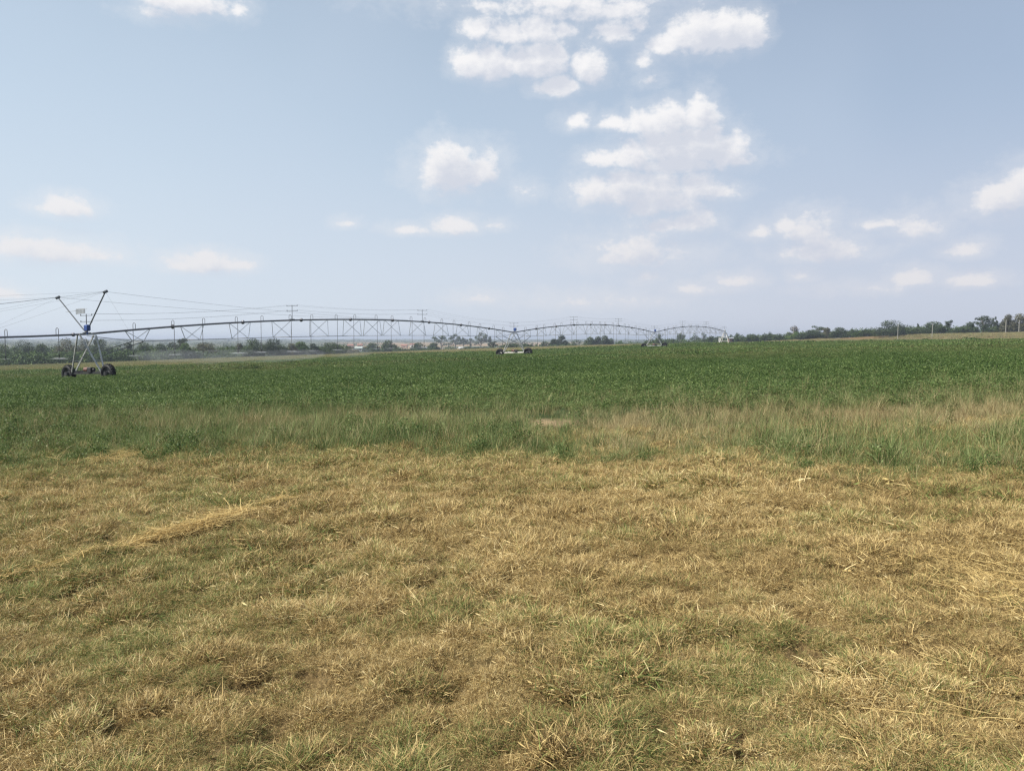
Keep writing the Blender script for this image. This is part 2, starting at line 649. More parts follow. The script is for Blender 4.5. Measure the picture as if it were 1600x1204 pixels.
def gold(x, y):        # the dry gold patch of tall grass right of the middle
    u = x / np.maximum(y, .5)
    g = sstep(u, .06, .16) * sstep(y, 10.2, 11.8) * (1 - sstep(y, 15.0, 17.2)) * (1 - .55 * sstep(u, .5, .75))
    g2 = .45 * sstep(fbm(x, y, .35, 3, 55), .5, .7)
    return np.clip(g * (.95 * sstep(fbm(x, y, .6, 3, 51), .34, .6)) + g2 * .8 * sstep(y, 11, 13), 0, 1)


def make_ground():
    na = 840
    rr = np.concatenate([[0.0], 0.5 * np.exp(np.arange(0, 372) * 0.0262)])
    th = np.linspace(0, 2 * np.pi, na, endpoint=False)
    R, T = np.meshgrid(rr[1:], th, indexing='ij')
    X, Y = R * np.sin(T), R * np.cos(T)
    x = np.concatenate([[0], X.ravel()])
    y = np.concatenate([[0], Y.ravel()])
    z = gz(x, y)
    V = np.stack([x, y, z], 1)
    nr = len(rr) - 1
    i, j = np.meshgrid(np.arange(nr - 1), np.arange(na), indexing='ij')
    a = 1 + i * na + j
    b = 1 + i * na + (j + 1) % na
    quads = np.stack([a, b, b + na, a + na], -1).reshape(-1, 4)[:, ::-1]
    centre = np.stack([np.zeros(na, int), 1 + (np.arange(na) + 1) % na, 1 + np.arange(na)], 1)
    d = np.hypot(x, y)
    zc = zone_crop(x, y)
    near = 1 - sstep(d, 24, 30)
    r = np.hypot(x - PIV[0], y - PIV[1])
    dry_ring = (y > 60) * (1 - zc) * (1 - sstep(d, 430, 520))
    zt = np.clip(np.maximum(near, dry_ring), 0, 1)
    ea = np.zeros_like(x)
    u = x / np.maximum(y, 1)
    town = (y > 0) * sstep(u, -.26, -.19) * (1 - sstep(u, .05, .13)) * sstep(d, 700, 820) * (1 - sstep(d, 1900, 2300))
    ea = np.maximum(ea, town * sstep(fbm(x, y, 1 / 160., 4, 71), .46, .58))
    mound = (y > 0) * sstep(u, .19, .21) * (1 - sstep(u, .24, .26)) * sstep(d, 408, 420) * (1 - sstep(d, 470, 500))
    ea = np.maximum(ea, mound * .8)
    bx, by = ground_hit(866, 658)
    ea = np.maximum(ea, 1 - sstep(np.hypot((x - bx) / .55, (y - by) / .9), .6, 1.2))
    zone = np.stack([zt, zc, np.clip(ea, 0, 1), np.ones_like(x)], 1)
    me = bpy.data.meshes.new('ground')
    nq, nt = len(quads), len(centre)
    me.vertices.add(len(V))
    me.vertices.foreach_set('co', V.astype(np.float32).ravel())
    me.loops.add(nq * 4 + nt * 3)
    me.loops.foreach_set('vertex_index', np.concatenate([quads.ravel(), centre.ravel()]).astype(np.int32))
    me.polygons.add(nq + nt)
    me.polygons.foreach_set('loop_start', np.concatenate([np.arange(nq) * 4, nq * 4 + np.arange(nt) * 3]).astype(np.int32))
    me.update(calc_edges=True)
    at_ = me.color_attributes.new('zone', 'FLOAT_COLOR', 'POINT')
    at_.data.foreach_set('color', zone.astype(np.float32).ravel())
    me.polygons.foreach_set('use_smooth', np.ones(nq + nt, dtype=bool))
    # outward winding: normals up
    o = link_mesh('ground', me, ground_mat())
    if me.polygons[1000].normal.z < 0:
        me.flip_normals()
    tag(o, kind='structure')


make_ground()


# ------------------------------------------------------------------ plants as clumps
def strips(base, direc, side, length, width, bend, nseg=3, t=None, g=None):
    """curved blades: all arrays over n blades; returns verts, quads, attr"""
    n = len(length)
    V = []
    for k in range(nseg + 1):
        f = k / nseg
        c = base + direc * (length * f)[:, None] + bend * ((length * f * f))[:, None]
        w = (width * (1 - f ** 1.7) + 0.0003)[:, None] * 0.5
        V.append(c - side * w)
        V.append(c + side * w)
    V = np.stack(V, 1)                          # n, 2(nseg+1), 3
    q = []
    for k in range(nseg):
        q.append([2 * k, 2 * k + 1, 2 * k + 3, 2 * k + 2])
    q = np.array(q)
    m = 2 * (nseg + 1)
    Fq = (np.arange(n)[:, None, None] * m + q[None]).reshape(-1, 4)
    A = np.zeros((n, m, 4), dtype=np.float32)
    A[:, :, 0] = t[:, None]
    A[:, :, 1] = g[:, None]
    A[:, :, 3] = 1
    return V.reshape(-1, 3), Fq, A.reshape(-1, 4)


def unit(v):
    return v / np.maximum(np.linalg.norm(v, axis=1, keepdims=True), 1e-9)


def blade_clump(name, n, rad, l0, l1, w0, w1, tilt0, tilt1, bend, mat, seed, z0=0.0, nseg=3, tbias=1.0):
    r = np.random.default_rng(seed)
    az = r.uniform(0, 2 * np.pi, n)
    rr = rad * np.sqrt(r.uniform(0, 1, n))
    ba = r.uniform(0, 2 * np.pi, n)
    base = np.stack([rr * np.cos(ba), rr * np.sin(ba), r.uniform(-.01, z0 + .001, n)], 1)
    ti = np.radians(r.uniform(tilt0, tilt1, n))
    d = np.stack([np.sin(ti) * np.cos(az), np.sin(ti) * np.sin(az), np.cos(ti)], 1)
    sd = unit(np.cross(d, np.stack([np.cos(az + r.uniform(-.9, .9, n)), np.sin(az + r.uniform(-.9, .9, n)), 0.2 + 0 * az], 1)) + 1e-4)
    bz = np.stack([np.cos(az), np.sin(az), -1.0 * np.ones(n)], 1) * (bend * r.uniform(.2, 1, n))[:, None]
    L = r.uniform(l0, l1, n)
    W = r.uniform(w0, w1, n)
    V, Fq, A = strips(base, d, sd, L, W, bz, nseg, r.uniform(0, 1, n) ** tbias, r.uniform(0, 1, n))
    V[:, 2] = np.maximum(V[:, 2], 0.004 + 0.01 * r.uniform(0, 1, len(V)))
    me = np_mesh(name, V, Fq, {'blade': A})
    me.materials.append(mat)
    return me


def leaf_clump(name, n, rad, h0, h1, s0, s1, mat, seed, up=0.6, stems=0, stem_w=.006):
    """a leafy plant: n small pointed leaves filling a low dome"""
    r = np.random.default_rng(seed)
    a = r.uniform(0, 2 * np.pi, n)
    q = np.sqrt(r.uniform(0, 1, n))
    lump = 0.75 + 0.5 * vnoise(3 * q * np.cos(a) + seed, 3 * q * np.sin(a), seed)
    top = h1 * (1 - .35 * q ** 2) * lump
    z = h0 + (top - h0) * (r.uniform(0, 1, n) ** .55)
    c = np.stack([rad * q * np.cos(a), rad * q * np.sin(a), z], 1)
    nor = unit(np.stack([r.normal(0, 1, n), r.normal(0, 1, n), up + r.normal(0, .6, n)], 1))
    t1 = unit(np.cross(nor, unit(r.normal(0, 1, (n, 3)))))
    t2 = np.cross(nor, t1)
    s = r.uniform(s0, s1, n)[:, None]
    fold = nor * s * 0.18
    V = np.stack([c - t1 * s * .55, c - t2 * s * .32 + fold, c + t1 * s * .55, c + t2 * s * .32 + fold], 1).reshape(-1, 3)
    Fq = np.arange(4 * n).reshape(-1, 4)
    A = np.zeros((n, 4, 4), dtype=np.float32)
    A[:, :, 0] = r.uniform(0, 1, n)[:, None]
    A[:, :, 1] = r.uniform(0, 1, n)[:, None]
    A[:, :, 3] = 1
    A = A.reshape(-1, 4)
    if stems:
        az = r.uniform(0, 2 * np.pi, stems)
        rr = rad * .8 * np.sqrt(r.uniform(0, 1, stems))
        base = np.stack([rr * .6 * np.cos(az), rr * .6 * np.sin(az), 0 * az], 1)
        ti = np.radians(r.uniform(3, 28, stems))
        d = np.stack([np.sin(ti) * np.cos(az), np.sin(ti) * np.sin(az), np.cos(ti)], 1)
        sd = unit(np.cross(d, np.array([[.3, 1, .1]])))
        V2, F2, A2 = strips(base, d, sd, r.uniform(.75, 1.02, stems) * h1, np.full(stems, stem_w), 0 * d, 2, r.uniform(0, 1, stems), r.uniform(0, 1, stems))
        Fq = np.concatenate([Fq, F2 + len(V)])
        V = np.concatenate([V, V2])
        A = np.concatenate([A, A2])
    me = np_mesh(name, V, Fq, {'blade': A})
    me.materials.append(mat)
    return me


def clump_set(name, meshes):
    """prototypes kept in a collection outside the scene; only their instances are seen"""
    c = bpy.data.collections.new(name)
    for i, me in enumerate(meshes):
        o = bpy.data.objects.new('%s_%02d' % (name, i), me)
        c.objects.link(o)
    return c


def scatter(name, coll, pts, rot, scl, idx, green, tone, label, cat):
    me = bpy.data.meshes.new(name)
    n = len(pts)
    me.vertices.add(n)
    me.vertices.foreach_set('co', np.asarray(pts, dtype=np.float32).ravel())

    def fa(nm, arr, ty, key='value'):
        a = me.attributes.new(nm, ty, 'POINT')
        a.data.foreach_set(key, np.ascontiguousarray(arr).ravel())
    fa('rot', np.asarray(rot, dtype=np.float32), 'FLOAT_VECTOR', 'vector')
    fa('scl', np.asarray(scl, dtype=np.float32), 'FLOAT_VECTOR', 'vector')
    fa('idx', np.asarray(idx, dtype=np.int32), 'INT')
    fa('green', np.asarray(green, dtype=np.float32), 'FLOAT')
    fa('tone', np.asarray(tone, dtype=np.float32), 'FLOAT')
    o = bpy.data.objects.new(name, me)
    COL.objects.link(o)
    g = bpy.data.node_groups.new(name + '_scatter', 'GeometryNodeTree')
    g.interface.new_socket('Geometry', in_out='INPUT', socket_type='NodeSocketGeometry')
    g.interface.new_socket('Geometry', in_out='OUTPUT', socket_type='NodeSocketGeometry')
    gi, go = g.nodes.new('NodeGroupInput'), g.nodes.new('NodeGroupOutput')
    ci = g.nodes.new('GeometryNodeCollectionInfo')
    ci.inputs['Collection'].default_value = coll
    ci.inputs['Separate Children'].default_value = True
    ci.inputs['Reset Children'].default_value = True
    ip = g.nodes.new('GeometryNodeInstanceOnPoints')
    ip.inputs['Pick Instance'].default_value = True

    def na(nm, ty):
        nd = g.nodes.new('GeometryNodeInputNamedAttribute')
        nd.data_type = ty
        nd.inputs['Name'].default_value = nm
        return nd.outputs['Attribute']
    g.links.new(gi.outputs[0], ip.inputs['Points'])
    g.links.new(ci.outputs[0], ip.inputs['Instance'])
    g.links.new(na('idx', 'INT'), ip.inputs['Instance Index'])
    er = g.nodes.new('FunctionNodeEulerToRotation')
    g.links.new(na('rot', 'FLOAT_VECTOR'), er.inputs[0])
    g.links.new(er.outputs[0], ip.inputs['Rotation'])
    g.links.new(na('scl', 'FLOAT_VECTOR'), ip.inputs['Scale'])
    g.links.new(ip.outputs[0], go.inputs[0])
    md = o.modifiers.new('scatter', 'NODES')
    md.node_group = g
    tag(o, label, cat, kind='stuff')
    return o


def sample(n, y0, y1, margin=2.5, half=.75, power=1.0):
    """random plan positions in the wedge the camera looks over; power 1 = even on the ground, 0 = even in depth"""
    f = rng.uniform(0, 1, n)
    e = 1.0 + power
    y = (y0 ** e + f * (y1 ** e - y0 ** e)) ** (1 / e)
    x = rng.uniform(-1, 1, n) * (half * y + margin)
    return x, y


def rots(n, tilt):
    return np.stack([rng.normal(0, tilt, n), rng.normal(0, tilt, n), rng.uniform(0, 2 * np.pi, n)], 1)


# --- the mown dry grass in front
dry_protos = []
for k in range(7):
    dry_protos.append(blade_clump('tuft', 84, .070, .022, .078, .0015, .0030, 2, 56, .5, M_DRY, 100 + k, .01))
for k in range(5):
    dry_protos.append(blade_clump('mat', 90, .12, .022, .065, .0014, .0028, 30, 92, .25, M_DRY, 130 + k, .035))
for k in range(4):
    dry_protos.append(blade_clump('tussock', 90, .06, .045, .115, .0015, .0030, 2, 55, .6, M_DRY, 150 + k, .01, 4))
for k in range(4):
    dry_protos.append(blade_clump('stalk', 2, .05, .08, .24, .0016, .0030, 62, 92, .14, M_STRAW, 170 + k, .06, 5))
DRY_SET = clump_set('dry_grass_clumps', dry_protos)


def green_map(x, y):
    u = x / np.maximum(y, .5)
    g = .13 + .24 * sstep(fbm(x, y, 1.1, 4, 61), .45, .72)
    g = g + .40 * sstep(fbm(x, y, .9, 3, 62), .5, .66) * sstep(u, .10, .25) * (1 - sstep(y, 3.5, 4.4)) * 1.2
    g = g + .10 * sstep(-u, .1, .55) * (.5 + fbm(x, y, .4, 3, 63))
    g = g - .16 * sstep(u, -.1, .2) * sstep(y, 3.8, 5.0)
    g = g + .35 * sstep(y, edge_tall(u) - 2.2, edge_tall(u)) * fbm(x, y, .6, 3, 64)
    return np.clip(g, .03, .95)


def bunches(x, y, c, seed):
    """nearest bunch of a jittered grid: distance, bearing away from it, three random numbers of the bunch"""
    def h(a, b, k):
        v = np.sin(a * 127.1 + b * 311.7 + (seed + k) * 74.7) * 43758.5453
        return v - np.floor(v)
    bx, by = np.floor(x / c), np.floor(y / c)
    best = np.full(len(x), 9.0)
    ang = np.zeros(len(x))
    rs = [np.zeros(len(x)) for _ in range(3)]
    for i in (-1, 0, 1):
        for j in (-1, 0, 1):
            p, q = bx + i, by + j
            dx = x - (p + .5 + .9 * (h(p, q, 0) - .5)) * c
            dy = y - (q + .5 + .9 * (h(p, q, 1) - .5)) * c
            d = np.hypot(dx, dy) * (.75 + .6 * h(p, q, 2))
            m = d < best
            best = np.where(m, d, best)
            ang = np.where(m, np.arctan2(dy, dx), ang)
            for k in range(3):
                rs[k] = np.where(m, h(p, q, 3 + k), rs[k])
    return best / c, ang, rs


def make_dry():
    n = 330000
    x, y = sample(n, 1.3, 13.5, 1.8, .73, .3)
    zt = zone_tall(x, y)
    keep = rng.uniform(0, 1, n) > zt * .7
    x, y = x[keep], y[keep]
    d1, ang, (r0, r1, r2) = bunches(x, y, .20, 1)
    d2, _, (q0, q1, q2) = bunches(x, y, .62, 9)
    hole = sstep(fbm(x, y, 2.4, 3, 81), .56, .66)
    p = (1 - .25 * sstep(d1, .30, .62)) * (1 - .30 * hole * sstep(d1, .15, .4)) * (1 - .15 * sstep(d2, .35, .62)) * (1 - .72 * pits(x, y))
    keep = rng.uniform(0, 1, len(x)) < p
    x, y, d1, ang, r0, r1, r2, d2, q0, q1, q2 = [v[keep] for v in (x, y, d1, ang, r0, r1, r2, d2, q0, q1, q2)]
    n = len(x)
    k = rng.uniform(0, 1, n)
    inner = 1 - sstep(d1, .22, .5)
    idx = np.where(k < .20 + .65 * inner, rng.integers(0, 7, n), rng.integers(7, 12, n))
    idx = np.where((k < .22) & (r1 > .55), rng.integers(12, 16, n), idx)
    st = rng.uniform(0, 1, n) < .003 + .012 * sstep(fbm(x, y, .8, 2, 85), .55, .75)
    idx = np.where(st, rng.integers(16, 20, n), idx)
    s = rng.uniform(.7, 1.2, n) * (.55 + .80 * inner * (.45 + r0)) * (.75 + .5 * q0 * (1 - sstep(d2, .2, .6)))
    s = s * (1 + .25 * sstep(y, 5, 11))
    s = s * (.78 + .22 * sstep(y, 2.8, 6.0))
    sc = np.stack([s, s, s * rng.uniform(.85, 1.25, n)], 1)
    rot = np.stack([np.clip(d1, 0, .6) * rng.uniform(.3, 1.1, n), rng.normal(0, .1, n), ang + np.pi / 2 + rng.normal(0, .5, n)], 1)
    tone = .0 + .62 * fbm(x, y, .8, 4, 83) + .30 * r2 + .2 * (q1 - .5) + rng.normal(0, .10, n)
    tone = np.clip(tone, 0, 1)
    green = np.clip(green_map(x, y) + .30 * (r1 - .6) + .16 * (q2 - .6), .02, .95)
    scatter('dry_grass', DRY_SET, np.stack([x, y, gz(x, y)], 1), rot, sc, idx, green, tone,
            'short mown dry yellow brown grass with green patches filling the foreground', 'dry grass')


make_dry()

# --- the band of tall wispy grass
tall_protos = []
for k in range(7):
    tall_protos.append(blade_clump('tall_tuft', 34, .10, .22, .50, .0035, .0065, 2, 34, .38, M_TALL, 200 + k, .01, 4))
for k in range(4):
    tall_protos.append(blade_clump('seed_stalks', 12, .12, .40, .66, .0028, .0045, 1, 22, .16, M_TALL, 230 + k, .01, 4))
for k in range(4):
    tall_protos.append(leaf_clump('weed', 130, .16, .04, .34, .022, .045, M_ALF, 250 + k, .6, 8))
TALL_SET = clump_set('tall_grass_clumps', tall_protos)


def make_tall():
    n = 66000
    x, y = sample(n, 6.0, 36, 3.0, .76, .55)
    zt = zone_tall(x, y)
    zc = zone_crop(x, y)
    p = zt * (1 - .66 * zc) * (1 - .85 * sstep(y, 21, 34))
    bx, by = ground_hit(866, 658)
    bare = 1 - sstep(np.hypot((x - bx) / .75, (y - by + .7) / 1.9), .7, 1.2)
    p *= (1 - .86 * bare)
    keep = rng.uniform(0, 1, n) < p
    x, y = x[keep], y[keep]
    n = len(x)
    gd = gold(x, y)
    k = rng.uniform(0, 1, n)
    idx = np.where(k < .62, rng.integers(0, 7, n), rng.integers(7, 11, n))
    u = x / y
    leafy = np.clip(.02 + .3 * sstep(fbm(x, y, .6, 3, 93), .52, .7) * (1 - gd) * (1 - .85 * sstep(u, -.1, .2)) + .22 * sstep(-u, .4, .65), 0, .5)
    idx = np.where(rng.uniform(0, 1, n) < leafy, rng.integers(11, 15, n), idx)
    e = edge_tall(u)
    d1, _, (r0, r1, r2) = bunches(x, y, .55, 17)
    s = .84 * rng.uniform(.65, 1.15, n) * (.62 + .62 * (1 - sstep(d1, .15, .6)) * (.4 + r0)) * (.28 + .77 * sstep(y, e - .9, e + 2.2)) * (1 - .4 * gd)
    green = np.clip(.80 - .75 * gd + .3 * (fbm(x, y, .7, 3, 94) - .5) - .15 * (1 - sstep(y, e - .5, e + 1.0)), .05, .97)
    tone = np.clip(.05 + .7 * fbm(x, y, .5, 3, 95) + .35 * r1 + rng.normal(0, .22, n), 0, 1)
    green = np.clip(green + .35 * (r2 - .5), .03, .97)
    scatter('tall_grass', TALL_SET, np.stack([x, y, gz(x, y)], 1), rots(n, .1), np.stack([s, s, s], 1), idx, green, tone,
            'band of tall wispy green and gold grass between mown grass and crop', 'tall grass')


make_tall()

# --- the crop
alf_protos = [leaf_clump('alfalfa_plant', 300, .30, .03, .44, .026, .05, M_ALF, 300 + k, .7, 14) for k in range(7)]
alf_protos += [leaf_clump('alfalfa_patch', 520, 1.25, .05, .42, .06, .115, M_ALF, 320 + k, .8) for k in range(6)]
alf_protos += [leaf_clump('alfalfa_stand', 620, 3.3, .05, .42, .14, .27, M_ALF, 340 + k, .9) for k in range(6)]
ALF_SET = clump_set('alfalfa_clumps', alf_protos)


def make_crop():
    X, Y, I, S = [], [], [], []
    for (n, y0, y1, i0, i1, s0, s1) in ((34000, 14, 62, 0, 7, .75, 1.25), (15500, 55, 155, 7, 13, .8, 1.2), (19000, 145, 410, 13, 19, .8, 1.2)):
        x, y = sample(n, y0, y1, 4, .78, .9)
        keep = rng.uniform(0, 1, n) < zone_crop(x, y)
        r = np.hypot(x - PIV[0], y - PIV[1])
        keep &= (r > 3.0) & (r < R_CROP + 3)
        x, y = x[keep], y[keep]
        X.append(x)
        Y.append(y)
        I.append(rng.integers(i0, i1, len(x)))
        S.append(rng.uniform(s0, s1, len(x)))
    x, y, i, s = map(np.concatenate, (X, Y, I, S))
    n = len(x)
    h = s * (.55 + .85 * fbm(x, y, .35, 4, 97)) * (.45 + .55 * sstep(y, 16, 30))
    green = np.clip(1.02 - .40 * sstep(fbm(x, y, .08, 4, 98), .5, .7) - .5 * (1 - sstep(y, 18, 23)) * fbm(x, y, .5, 2, 99), .2, 1.1)
    tone = np.clip(.12 + .95 * (fbm(x, y, .07, 4, 96) - .5) + .25 + .45 * (fbm(x, y, .6, 3, 103) - .2) + .25 * (1 - sstep(y, 18, 40)) + rng.normal(0, .13, n), 0, 1)
    scatter('alfalfa_crop', ALF_SET, np.stack([x, y, gz(x, y)], 1), rots(n, .05), np.stack([s, s, h], 1), i, green, tone,
            'dark green leafy crop filling the wide irrigated field', 'crop')


make_crop()

# --- the dry verge round the far side of the field
verge_protos = [blade_clump('verge_clump', 260, 1.6, .35, .95, .02, .05, 2, 32, .2, M_TALL, 400 + k, .01, 2) for k in range(5)]
VERGE_SET = clump_set('verge_grass_clumps', verge_protos)


def make_verge():
    n = 120000
    x, y = sample(n, 84, 430, 5, .8, 1.0)
    u = x / np.maximum(y, 1)
    keep = (y > 84) & (np.abs(u) < .8)
    keep &= zone_crop(x, y) < .5
    keep &= y < np.interp(u, [-.8, -.6, -.3, -.1, .1, .3, .45, .8], [225, 232, 290, 400, 425, 412, 355, 335])
    x, y, u = x[keep], y[keep], u[keep]
    n = len(x)
    s = rng.uniform(.6, 1.1, n) * np.interp(u, [-.7, .2, .6], [.62, .7, 1.0])
    green = np.clip(.34 + .5 * (fbm(x, y, .05, 3, 101) - .5) + .22 * sstep(-u, .0, .4), .05, .8)
    tone = np.clip(.2 + .6 * fbm(x, y, .1, 3, 102), 0, 1)
    scatter('verge_grass', VERGE_SET, np.stack([x, y, gz(x, y)], 1), rots(n, .05), np.stack([s, s, s], 1), rng.integers(0, 5, n), green, tone,
            'strip of tall dry straw coloured grass along the far edge of the crop', 'dry grass')


make_verge()


# --- raked straw
def straw_mesh(name, centre_line, count, spread, height, seed, label, lmin=.12, lmax=.42, along=.55, wid=1.0):
    r = np.random.default_rng(seed)
    cl = np.array(centre_line)                  # x, y, amount
    t = r.uniform(0, 1, count * 3)
    k = t * (len(cl) - 1)
    am = np.interp(k, np.arange(len(cl)), cl[:, 2])
    keep = r.uniform(0, 1, len(t)) < am
    k, am = k[keep][:count], am[keep][:count]
    n = len(k)
    x = np.interp(k, np.arange(len(cl)), cl[:, 0]) + r.normal(0, spread, n) * (.4 + am)
    y = np.interp(k, np.arange(len(cl)), cl[:, 1]) + r.normal(0, spread, n) * (.4 + am)
    dx = cl[-1, 0] - cl[0, 0]
    dy = cl[-1, 1] - cl[0, 1]
    az = math.atan2(dy, dx) + r.normal(0, along, n) + (r.uniform(0, 1, n) < .5) * np.pi
    ti = r.normal(0, .16, n)
    d = np.stack([np.cos(az) * np.cos(ti), np.sin(az) * np.cos(ti), np.sin(ti)], 1)
    L = r.uniform(lmin, lmax, n)
    z = gz(x, y) + .058 + r.uniform(0, 1, n) * height * am
    base = np.stack([x, y, z], 1) - d * (L / 2)[:, None]
    sd = unit(np.cross(d, np.stack([r.normal(0, .5, n), r.normal(0, .5, n), np.ones(n)], 1)))
    bend = np.stack([r.normal(0, .22, n), r.normal(0, .22, n), r.normal(-.04, .1, n)], 1)
    V, Fq, A = strips(base, d, sd, L, wid * r.uniform(.0022, .0042, n), bend, 4, r.uniform(0, 1, n) ** .8, np.ones(n))
    V[:, 2] = np.maximum(V[:, 2], gz(V[:, 0], V[:, 1]) + .012)
    me = np_mesh(name, V, Fq, {'blade': A})
    o = link_mesh(name, me, M_STRAW)
    return tag(o, label, 'straw')


def pxline(pts):
    return [(*ground_hit(px, py), a) for (px, py, a) in pts]


straw_mesh('straw_row', pxline([(-30, 922, .12), (40, 903, .15), (110, 886, .25), (180, 868, .35), (240, 850, .5), (290, 841, .9), (335, 826, 1), (368, 814, .9), (378, 810, .1), (388, 806, .15), (430, 790, .35), (475, 776, .25)]),
           2300, .058, .06, 21, 'long raked row of bright yellow straw lying across the mown grass', along=.75)
straw_mesh('straw_heap', pxline([(160, 726, .7), (185, 722, 1), (212, 718, .6)]), 700, .13, .10, 22,
           'small heap of orange yellow straw at the edge of the tall grass', along=1.2)
straw_mesh('straw_patch', pxline([(1440, 868, .35), (1480, 890, .8), (1520, 905, 1), (1560, 930, .9), (1610, 965, .8)]), 1700, .20, .012, 23,
           'flattened pale straw lying between tussocks near the right edge', .05, .20, .9, .75)
straw_mesh('straw_strands', pxline([(1300, 1128, .5), (1400, 1130, .6), (1470, 1136, .8), (1540, 1150, 1), (1600, 1166, .8)]), 16, .10, .03, 24,
           'few long loose yellow straw strands lying on green grass at the lower right', .15, .42, .35, .75)


# ------------------------------------------------------------------ the irrigation machine
M_GALV = solid('galvanised_steel', (.44, .44, .43), .5, .25, .35, 3.0)
M_GALVD = solid('weathered_steel', (.13, .135, .145), .5, .5, .35, 2.0)
M_PIPE = solid('pipe_steel', (.16, .16, .18), .5, .4, .3, 1.0)
M_TYRE = solid('tyre_rubber', (.006, .006, .0065), .6, 0, .3, 8.0, spec=.3)
M_RIM = solid('rim_steel', (.12, .12, .125), .5, .5, .3, 5.0)
M_BLUE = solid('blue_plastic', (.03, .07, .24), .45, 0, .3, 6.0)
M_MOTOR = solid('red_brown_motor', (.15, .065, .05), .55, 0, .35, 9.0)
M_BLACK = solid('black_rubber', (.022, .022, .024), .6, 0, .2, 5.0)
M_WHITE = solid('pale_paint_and_lit_beam', (.62, .60, .56), .55, 0, .2, 5.0)
M_WIRE = solid('wire', (.10, .10, .11), .6, .2, .2, 1.0)
M_HOSE = solid('grey_hose', (.13, .13, .14), .6, 0, .2, 2.0)
M_MESH = solid('grey_plate', (.36, .37, .38), .5, .2, .2, 10.0)

A3 = Vector((-27.62, 50.0, .34))
B3 = Vector((.25, 101.0, .90))
C3 = Vector((28.1, 152.0, 1.35))
D3 = Vector((56.2, 203.0, 2.05))
AX = Vector((.4794, .8776, 0)).normalized()          # along the machine, away from the eye
LT = Vector((.8776, -.4794, 0)).normalized()         # to its right-hand, near side
UP = Vector((0, 0, 1))
ROOT = empty('irrigation_machine', (D3.x, D3.y, gzf(D3.x, D3.y)))
tag(ROOT, 'long wheeled irrigation machine with arched pipes and dark tyres spanning the green field', 'irrigator')
ORG = ROOT.location.copy()


def rp(mb, name, mat, parent=ROOT, smooth=False):
    return mb.build(name, mat, parent, ORG, smooth)


CAMBER = 1.30
JOINTS = [A3, B3, C3, D3]


def pipe_pt(k, t):
    a, b = JOINTS[k], JOINTS[k + 1]
    p = a.lerp(b, t)
    return p + UP * (CAMBER * 4 * t * (1 - t))


NODES = [.5 + d for d in (-.437, -.36, -.283, -.206, -.129, -.052, 0, .052, .129, .206, .283, .36, .437)]


def truss_depth(t):
    return .55 + 1.0 * (4 * t * (1 - t)) ** .9


def truss_low(k, t, side):
    dp = truss_depth(t)
    return pipe_pt(k, t) - UP * dp + LT * (side * dp * .74)


for k in range(3):
    mb = MB()
    pts = [pipe_pt(k, i / 40) for i in range(41)]
    mb.tube(pts, .067, 10)
    for i in range(1, 9):                                   # flanged pipe joints
        t = i / 9
        d = (pipe_pt(k, t + .002) - pipe_pt(k, t - .002)).normalized() * .05
        mb.tube([pipe_pt(k, t) - d, pipe_pt(k, t) + d], .16, 10)
    rp(mb, 'span_pipe', M_PIPE, smooth=True)
    for t in NODES:
        mb = MB()
        n0, n1 = truss_low(k, t, -1), truss_low(k, t, 1)
        dt = .0135 + .004 * truss_depth(t)
        p1, p2 = pipe_pt(k, t - dt), pipe_pt(k, t + dt)
        mb.bar(n0, n1, .038, .038)
        for q in (n0, n1):
            mb.bar(q, p1, .034, .034)
            mb.bar(q, p2, .034, .034)
        rp(mb, 'truss_brace', M_GALV)
    for s in (-1, 1):
        mb = MB()
        pts = [JOINTS[k] - UP * .12] + [truss_low(k, t, s) for t in NODES] + [JOINTS[k + 1] - UP * .12]
        mb.tube(pts, .012, 5)
        rp(mb, 'truss_rod', M_GALVD)

# the overhang towards the lower left, beyond the last tower
OV = 24.0


def over_pt(s):
    return A3 - AX * s + UP * (-.06 * min(s, 4) / 4 - .030 * s)


mb = MB()
mb.tube([over_pt(s) for s in np.linspace(0, OV, 14)], .06, 10)
for s in (.9, 6.5, 13, 19):
    mb.tube([over_pt(s) + AX * .05, over_pt(s) - AX * .05], .12, 10)
rp(mb, 'overhang_pipe', M_PIPE, smooth=True)


def drop(p, side, tz):
    """gooseneck over the pipe and a hose down to the sprinkler"""
    mb = MB()
    h = .34
    c = p + UP * h
    w = LT * (side * .26)
    pts = [p + UP * .06, c]
    for i in range(1, 7):
        a = math.pi * i / 6
        pts.append(c + w * ((1 - math.cos(a)) / 2) + UP * (.13 * math.sin(a)))
    e = pts[-1]
    pts += [e - UP * .4, Vector((e.x, e.y, tz + .15))]
    mb.tube(pts, .019, 5)
    o = rp(mb, 'drop_hose', M_HOSE)
    mb = MB()
    b = Vector((e.x, e.y, tz))
    mb.lathe(b, UP, [(.18, .0), (.18, .03), (.10, .035), (.07, .02), (.02, .02), (0.0, .075), (-.02, .075), (-.03, 0)], 8)
    rp(mb, 'sprinkler', M_BLACK, o)
    return b


HEADS = []
for k in range(3):
    for i in range(19):
        t = .06 + .0497 * i
        p = pipe_pt(k, t)
        g = gzf(p.x, p.y)
        HEADS.append((k, i, drop(p, 1 if i % 2 else -1, g + 1.72)))
for s, sd in ((2.0, 1), (4.9, -1), (7.8, 1), (10.7, -1)):
    p = over_pt(s)
    HEADS.append((-1, 0, drop(p, sd, gzf(p.x, p.y) + 1.72)))

